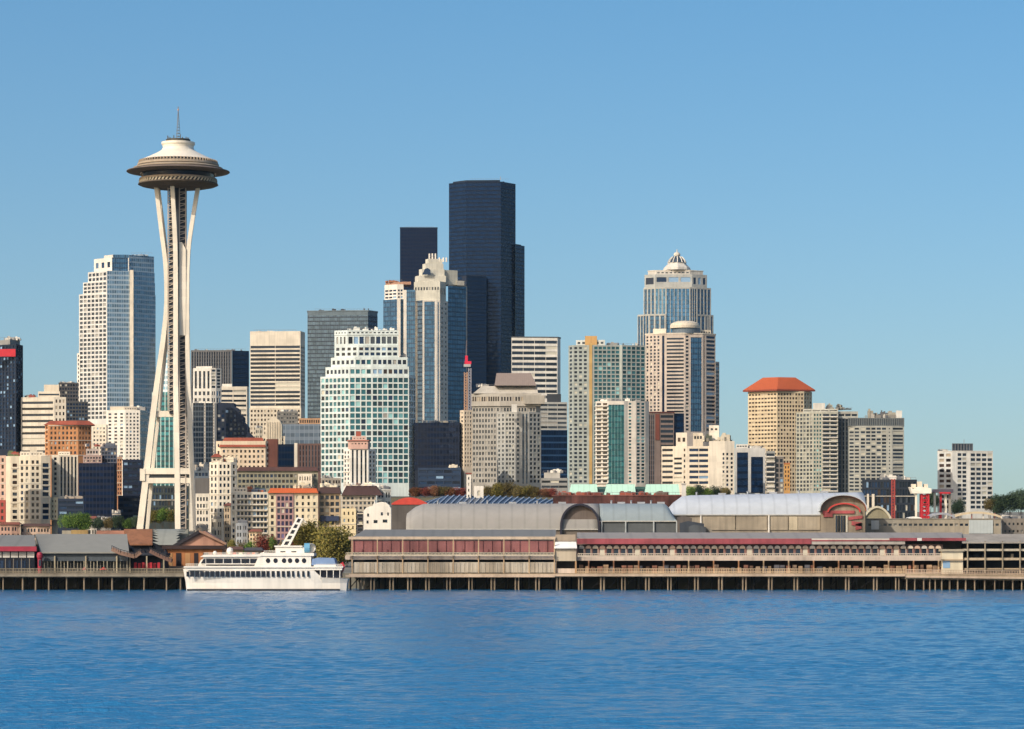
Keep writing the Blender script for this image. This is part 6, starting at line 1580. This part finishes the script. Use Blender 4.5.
# ================================================================== TERRAIN, WATER
def structure(mb, name, mat, kind='structure', weld=True):
    o = mb.build(name, mat, None, weld=weld); o['kind'] = kind; return o
GR = plain('#6b685c', .95, 0, .4, .02)
mb = MB()
rows = [(768, -3), (768.5, 4.0), (830, 4.2), (1000, 5), (1200, 7), (1330, 8), (1450, 10), (1700, 16), (2100, 27), (2600, 38), (3200, 42), (5000, 44), (9000, 40)]
for (y0, z0), (y1, z1) in zip(rows, rows[1:]):
    xs = [-9000, -3000, -900, -300, 0, 300, 900, 3000, 9000]
    for a, c in zip(xs, xs[1:]): mb.face([(a, y0, z0), (c, y0, z0), (c, y1, z1), (a, y1, z1)])
structure(mb, 'ground', GR)
# terrace of the bluff behind the market roofs
mb = MB()
for (y0, a0, a1, z0), (y1, b0, b1, z1) in zip([(1340, 380, 765, 6), (1392, 385, 762, 32.6), (1480, 388, 760, 34.5), (1640, 390, 758, 36)], [(1392, 385, 762, 32.6), (1480, 388, 760, 34.5), (1640, 390, 758, 36), (2300, 392, 755, 34)]):
    mb.face([(wx(a0, y0), y0, z0), (wx(a1, y0), y0, z0), (wx(b1, y1), y1, z1), (wx(b0, y1), y1, z1)])
    mb.face([(wx(a0, y0), y0, 0), (wx(a0, y0), y0, z0), (wx(b0, y1), y1, z1), (wx(b0, y1), y1, 0)]); mb.face([(wx(a1, y0), y0, z0), (wx(a1, y0), y0, 0), (wx(b1, y1), y1, 0), (wx(b1, y1), y1, z1)])
structure(mb, 'hillside', plain('#5c5640', .95, 0, .5, .05))

def water():
    rg = np.random.default_rng(7)
    ys = [120.0]
    while ys[-1] < 800: ys.append(ys[-1] + max(.24, ys[-1] ** 2 / 36000 * .2))
    ys = np.array([-6000, -1500, -400, 0, 60] + ys + [900, 2000.0])
    xf = np.arange(-180, 180.01, .36)
    xs = np.concatenate([[-9000, -4000, -1000, -500, -300, -230, -200], xf, [200, 230, 300, 500, 1000, 4000, 9000]])
    X, Y = np.meshgrid(xs, ys)
    Z = np.zeros_like(X)
    wts = []
    for i in range(80):
        lam = .8 * (6.0 / .8) ** (i / 79.0) * rg.uniform(.9, 1.1)
        th = R(-90 + rg.normal(0, 30))          # crests mostly run across the view
        k = 2 * math.pi / lam
        amp = .0056 * lam ** .88 * rg.uniform(.5, 1.2)
        Z += amp * np.sin(k * (math.cos(th) * X + math.sin(th) * Y) + rg.uniform(0, 6.28))
    # gust patches
    pat = .8 + .28 * np.sin(X / 23 + 1.3 * np.sin(Y / 31)) * np.sin(Y / 44 + np.sin(X / 37)) + .15 * np.sin(X / 61 + Y / 90)
    Z *= pat
    fade = np.clip((185 - np.abs(X)) / 15, 0, 1) * np.clip((Y - 115) / 10, 0, 1) * np.clip((850 - Y) / 60, 0, 1)
    Z *= fade
    ny, nx = X.shape
    V = np.stack([X, Y, Z], -1).reshape(-1, 3)
    idx = np.arange(nx * ny).reshape(ny, nx)
    Q = np.stack([idx[:-1, :-1], idx[:-1, 1:], idx[1:, 1:], idx[1:, :-1]], -1).reshape(-1, 4)
    me = bpy.data.meshes.new('water')
    me.vertices.add(len(V)); me.vertices.foreach_set('co', V.astype(np.float32).ravel())
    me.loops.add(Q.size); me.loops.foreach_set('vertex_index', Q.ravel().astype(np.int32))
    me.polygons.add(len(Q)); me.polygons.foreach_set('loop_start', np.arange(0, Q.size, 4, dtype=np.int32))
    me.polygons.foreach_set('use_smooth', np.ones(len(Q), bool))
    me.update(calc_edges=True); me.validate()
    m, nt, b = base('sea_water', .12, 0, .5)
    b.inputs['Base Color'].default_value = (*lin('#26658f'), 1)
    b.inputs['IOR'].default_value = 1.33
    g = N(nt, 'ShaderNodeNewGeometry')
    mp = N(nt, 'ShaderNodeMapping'); mp.inputs['Scale'].default_value = (1.2, 1.0, 1.0)
    nt.links.new(g.outputs['Position'], mp.inputs['Vector'])
    n1 = N(nt, 'ShaderNodeTexNoise', i_Scale=1.5, i_Detail=4.0, i_Roughness=.62)
    nt.links.new(mp.outputs[0], n1.inputs['Vector'])
    bp = N(nt, 'ShaderNodeBump'); bp.inputs['Strength'].default_value = .9; bp.inputs['Distance'].default_value = .24
    nt.links.new(n1.outputs[0], bp.inputs['Height']); nt.links.new(bp.outputs[0], b.inputs['Normal'])
    me.materials.append(m)
    o = bpy.data.objects.new('water', me); COL.objects.link(o); o['kind'] = 'structure'
water()

# ================================================================== TREES
def leafmat(c1, c2, c3):
    m, nt, b = base('foliage', .7, 0, .3)
    g = N(nt, 'ShaderNodeNewGeometry'); cr = N(nt, 'ShaderNodeValToRGB'); e = cr.color_ramp.elements
    e[0].color = (*lin(c1), 1); e[1].color = (*lin(c3), 1); x = e.new(.5); x.color = (*lin(c2), 1)
    nt.links.new(g.outputs['Random Per Island'], cr.inputs[0]); nt.links.new(cr.outputs[0], b.inputs['Base Color'])
    return m
LM = {'olive': leafmat('#4c4c1a', '#666026', '#807232'), 'green': leafmat('#2f4a1c', '#4a6a26', '#748a34'), 'dark': leafmat('#1e2c1e', '#2c3e28', '#3c4c30'),
      'rust': leafmat('#5e3a26', '#7a4a30', '#6e5a34'), 'brown': leafmat('#4c4624', '#62562e', '#786a3a'), 'red': leafmat('#6e2c26', '#8a4030', '#5c3a26')}
BARK = wall('#4a3b2c')
def crown_mesh(w, h, n, seed, leaf):
    r = random.Random(seed); mb = MB()
    lobes = [(r.uniform(-.3, .3) * w, r.uniform(-.3, .3) * w, h * r.uniform(.25, .8), r.uniform(.16, .3) * w) for _ in range(22)]
    for i in range(n):
        lx, ly, lz, lr = r.choice(lobes)
        v = Vector((r.gauss(0, 1), r.gauss(0, 1), r.gauss(0, 1))).normalized() * lr * r.uniform(.55, 1.08)
        p = Vector((lx, ly, lz)) + Vector((v.x, v.y, v.z * 1.1))
        if p.z < .05 * h: continue
        a = Vector((r.gauss(0, 1), r.gauss(0, 1), r.gauss(0, 1))).normalized(); c = a.cross(Vector((r.random(), r.random(), r.random()))).normalized()
        s = leaf * r.uniform(.6, 1.3)
        mb.face([p - a * s - c * s * .5, p + a * s - c * s * .4, p + a * s * .8 + c * s * .6, p - a * s * .7 + c * s * .5])
    return mb
protos = {}
GROUND = [(768.5, 4.0), (830, 4.2), (1000, 5), (1200, 7), (1330, 8), (1450, 10), (1700, 16), (2100, 27)]
def ground_z(D):
    for (a, za), (c, zc) in zip(GROUND, GROUND[1:]):
        if a <= D <= c: return za + (zc - za) * (D - a) / (c - a)
def tree(px, ybase, ytop, wpx, D, kind, label, group, seed, name='tree'):
    z = wz(ybase, D) if ybase < 500 else ground_z(D) - .1
    Hh = wz(ytop, D) - z; W_ = wpx * D / F; x = wx(px, D)
    lift = 0.0 if ybase < 500 or name == 'shrub' else max(0.0, Hh - W_ * 1.25)
    t = thing(name, label, 'tree' if name == 'tree' else 'shrub', x, D, z, group)
    k = (kind, seed % 3, name)
    if k not in protos:
        mb = crown_mesh(10, 10, 6500, seed % 3 + 11, .24); me = mb.build('crown', LM[kind], None); protos[k] = me.data; bpy.data.objects.remove(me)
        tb = MB()
        tb.lathe([(.35, -3), (.28, 2), (.15, 6), (.05, 8.5)], 0, 0, 7)
        for q in range(6):
            a = q * 1.05; tb.beam((0, 0, 2.5 + q * .5), (2.6 * math.cos(a), 2.6 * math.sin(a), 5 + q * .6), .16)
        o = tb.build('trunk', BARK, None); protos[k + ('t',)] = o.data; bpy.data.objects.remove(o)
    c = bpy.data.objects.new('crown', protos[k]); COL.objects.link(c); c.parent = t; c.location = (0, 0, lift); c.scale = (W_ / 7.6, W_ / 7.6, (Hh - lift) / 9.4); c.rotation_euler = (0, 0, seed * 1.7)
    c = bpy.data.objects.new('trunk', protos[k + ('t',)]); COL.objects.link(c); c.parent = t; c.scale = (W_ / 10, W_ / 10, Hh / 10)
    return t
tree(308, 562, 520.5, 26, 900, 'olive', 'olive green tree directly right of the ship mast, behind the ship', 'trees behind the ship', 1)
tree(334, 566, 528, 31, 890, 'olive', 'broad olive tree behind the stern of the white ship', 'trees behind the ship', 2)
tree(322, 566, 532, 26, 905, 'brown', 'brownish olive tree between the two behind the ship', 'trees behind the ship', 3)
tree(347, 556, 533, 14, 895, 'green', 'small green tree at the left end of the maroon shed', 'trees behind the ship', 4)
tree(264, 549, 536, 16, 1150, 'red', 'red flowering bush behind the saloon roof of the ship', 'shrubs behind the ship', 5, 'shrub')
tree(272, 548, 538, 9, 1150, 'green', 'yellow green bush between the red flowering bush and the ship mast', 'shrubs behind the ship', 6, 'shrub')
tree(297, 549, 539, 12, 1150, 'red', 'orange red bush right of the base of the ship mast', 'shrubs behind the ship', 7, 'shrub')
for i, (px, yt, w, k, D_) in enumerate(((232, 541, 9, 'olive', 1050), (241, 543, 8, 'brown', 1055), (250, 540.5, 10, 'green', 1050), (284, 542, 8, 'brown', 1050), (303, 541, 9, 'rust', 1040), (222, 544, 7, 'rust', 1060), (212, 543, 8, 'olive', 1060))):
    tree(px, 556, yt, w, D_, k, ['olive bush behind the radar dome of the ship', 'brown bush left of the red flowering bush', 'green bush touching the red flowering bush', 'brown bush left of the ship mast foot', 'rust coloured bush behind the blue drum of the ship', 'small rust bush behind the front of the ship saloon', 'olive bush right of the orange boat house'][i], 'shrubs behind the ship', 80 + i, 'shrub')
for i, (x0, x1, yt, c, rc, lab) in enumerate(((226, 243, 546.5, '#a58a6c', '#6a4636', 'small tan quay hut with brown roof behind the ship saloon'), (244, 262, 547.5, '#8d8478', '#4c4a4c', 'low grey quay hut with dark roof behind the ship saloon'), (276, 292, 547, '#b59a80', '#9c5238', 'small beige quay hut with orange roof behind the ship wheelhouse'), (306, 320, 549, '#7a7468', '#5a4a40', 'little grey quay hut under the olive trees'))):
    b = Building('quay_hut', lab, 960, (x0 + x1) / 2, 'hut', ground=4.6)
    b.tier([(x0, 0), (x1, 0)], yt + 3, 558, [G(max(3, int((x1 - x0) / 3)), 1, .5, .4, 'dark', tb=(.6, 1))], wall(c, .3, .2), depth=6)
    D = 960; mb = MB(); mb.taper([(wx(x0 - 1, D), D - 1), (wx(x1 + 1, D), D - 1), (wx(x1 + 1, D), D + 7), (wx(x0 - 1, D), D + 7)], wz(yt + 3, D), [(wx(x0 + 1, D), D + 3), (wx(x1 - 1, D), D + 3), (wx(x1 - 1, D), D + 4), (wx(x0 + 1, D), D + 4)], wz(yt, D)); mb.build('roof', wall(rc, .3, .2), b.root); b.done()
tl = [(66, 'green', 514, 12), (76, 'green', 513.5, 13), (85, 'green', 514.5, 14), (97, 'dark', 517, 10), (108, 'brown', 518, 9), (118, 'dark', 516.5, 10), (128, 'green', 518, 9), (136, 'dark', 517, 9),
      (155, 'olive', 510.5, 11), (163, 'green', 507.5, 12), (171, 'olive', 509.5, 11), (176, 'dark', 512, 8)]
desc = ['leftmost green tree above the grey pier roof', 'bright green tree second from the left above the grey pier roof', 'tallest green tree left of the observation tower', 'dark shrubby tree right of the tall bright green ones', 'brownish low tree midway to the tower leg',
        'dark tree below the orange brick strip', 'small green tree below the navy block', 'dark small tree touching the left tower leg', 'olive tree just inside the left tower leg', 'tallest green tree between the tower legs', 'olive tree left of the centre tower leg', 'dark little tree hidden by the centre tower leg']
for i, ((px, k, yt, w), d_) in enumerate(zip(tl, desc)): tree(px, 529.5, yt, w, 1345 if px < 140 else 1360, k, d_, 'trees around the observation tower', 10 + i)
hl = [(416, 'rust', 488), (425, 'red', 487), (434, 'rust', 486.5), (443, 'brown', 487), (452, 'rust', 487.5), (460, 'red', 488)]
for i, (px, k, yt) in enumerate(hl): tree(px, 497, yt, 12, 1400, k, ['leftmost rust coloured tree', 'red tree second from left', 'rust tree third from left', 'brown tree fourth from left', 'rust tree fifth from left', 'rightmost red tree'][i] + ' in the autumn row below the navy office block', 'autumn trees below the navy block', 30 + i)
hl = [(489, 'brown', 485.5), (498, 'olive', 484), (507, 'brown', 483), (516, 'brown', 484.5), (525, 'olive', 486), (534, 'brown', 487.5), (543, 'rust', 488), (551, 'red', 489)]
wd = ['first', 'second', 'third', 'fourth', 'fifth', 'sixth', 'seventh', 'eighth']
for i, (px, k, yt) in enumerate(hl): tree(px, 498, yt, 13, 1400, k, '%s %s tree from the left in the row under the stone apartment tower' % (wd[i], {'brown': 'brownish', 'olive': 'olive', 'rust': 'rust', 'red': 'reddish'}[k]), 'trees under the stone apartment tower', 40 + i)
hl = [(691, 'green', 487), (699, 'dark', 485.5), (708, 'green', 487.5), (716, 'dark', 486.5), (725, 'brown', 488.5), (672, 'green', 487), (660, 'green', 488)]
for i, (px, k, yt) in enumerate(hl): tree(px, 499, yt, 10, 1400, k, '%s %s tree along the foot of the cream banded offices' % (['third', 'fourth', 'fifth', 'sixth', 'rightmost', 'second', 'leftmost'][i], {'green': 'green', 'dark': 'dark green', 'brown': 'brownish'}[k]), 'trees along the cream banded offices', 50 + i)
hl = [(903, 'dark', 483, 16), (930, 'dark', 491, 14), (958, 'dark', 500, 12), (999, 'dark', 496, 15), (1010, 'dark', 491.5, 17), (1021, 'dark', 491, 16), (990, 'brown', 499, 10)]
for i, (px, k, yt, w) in enumerate(hl): tree(px, 521, yt, w, 1600, k, ['dark tree behind the rust red steel column', 'dark tree behind the red lattice gantry', 'dark tree in front of the white slab block', 'dark tree just right of the white slab block', 'tallest dark tree near the right edge', 'dark tree cut by the right edge of the photo', 'brown low tree at the right foot of the white slab block'][i], 'dark trees at the far right', 60 + i)

# ================================================================== AIR
mb = MB(); mb.box(-9500, 9500, -6500, 9500, -5, 330)
hz = mb.build('haze', plain('#ffffff'), None, weld=True)
hm = bpy.data.materials.new('haze'); hm.use_nodes = True; hn = hm.node_tree.nodes; hn.clear()
pv = hn.new('ShaderNodeVolumePrincipled'); ho = hn.new('ShaderNodeOutputMaterial')
pv.inputs['Color'].default_value = (.55, .8, 1.0, 1); pv.inputs['Density'].default_value = 1.1e-5; pv.inputs['Anisotropy'].default_value = .1
hm.node_tree.links.new(pv.outputs[0], ho.inputs['Volume'])
hz.data.materials.clear(); hz.data.materials.append(hm); hz['kind'] = 'stuff'
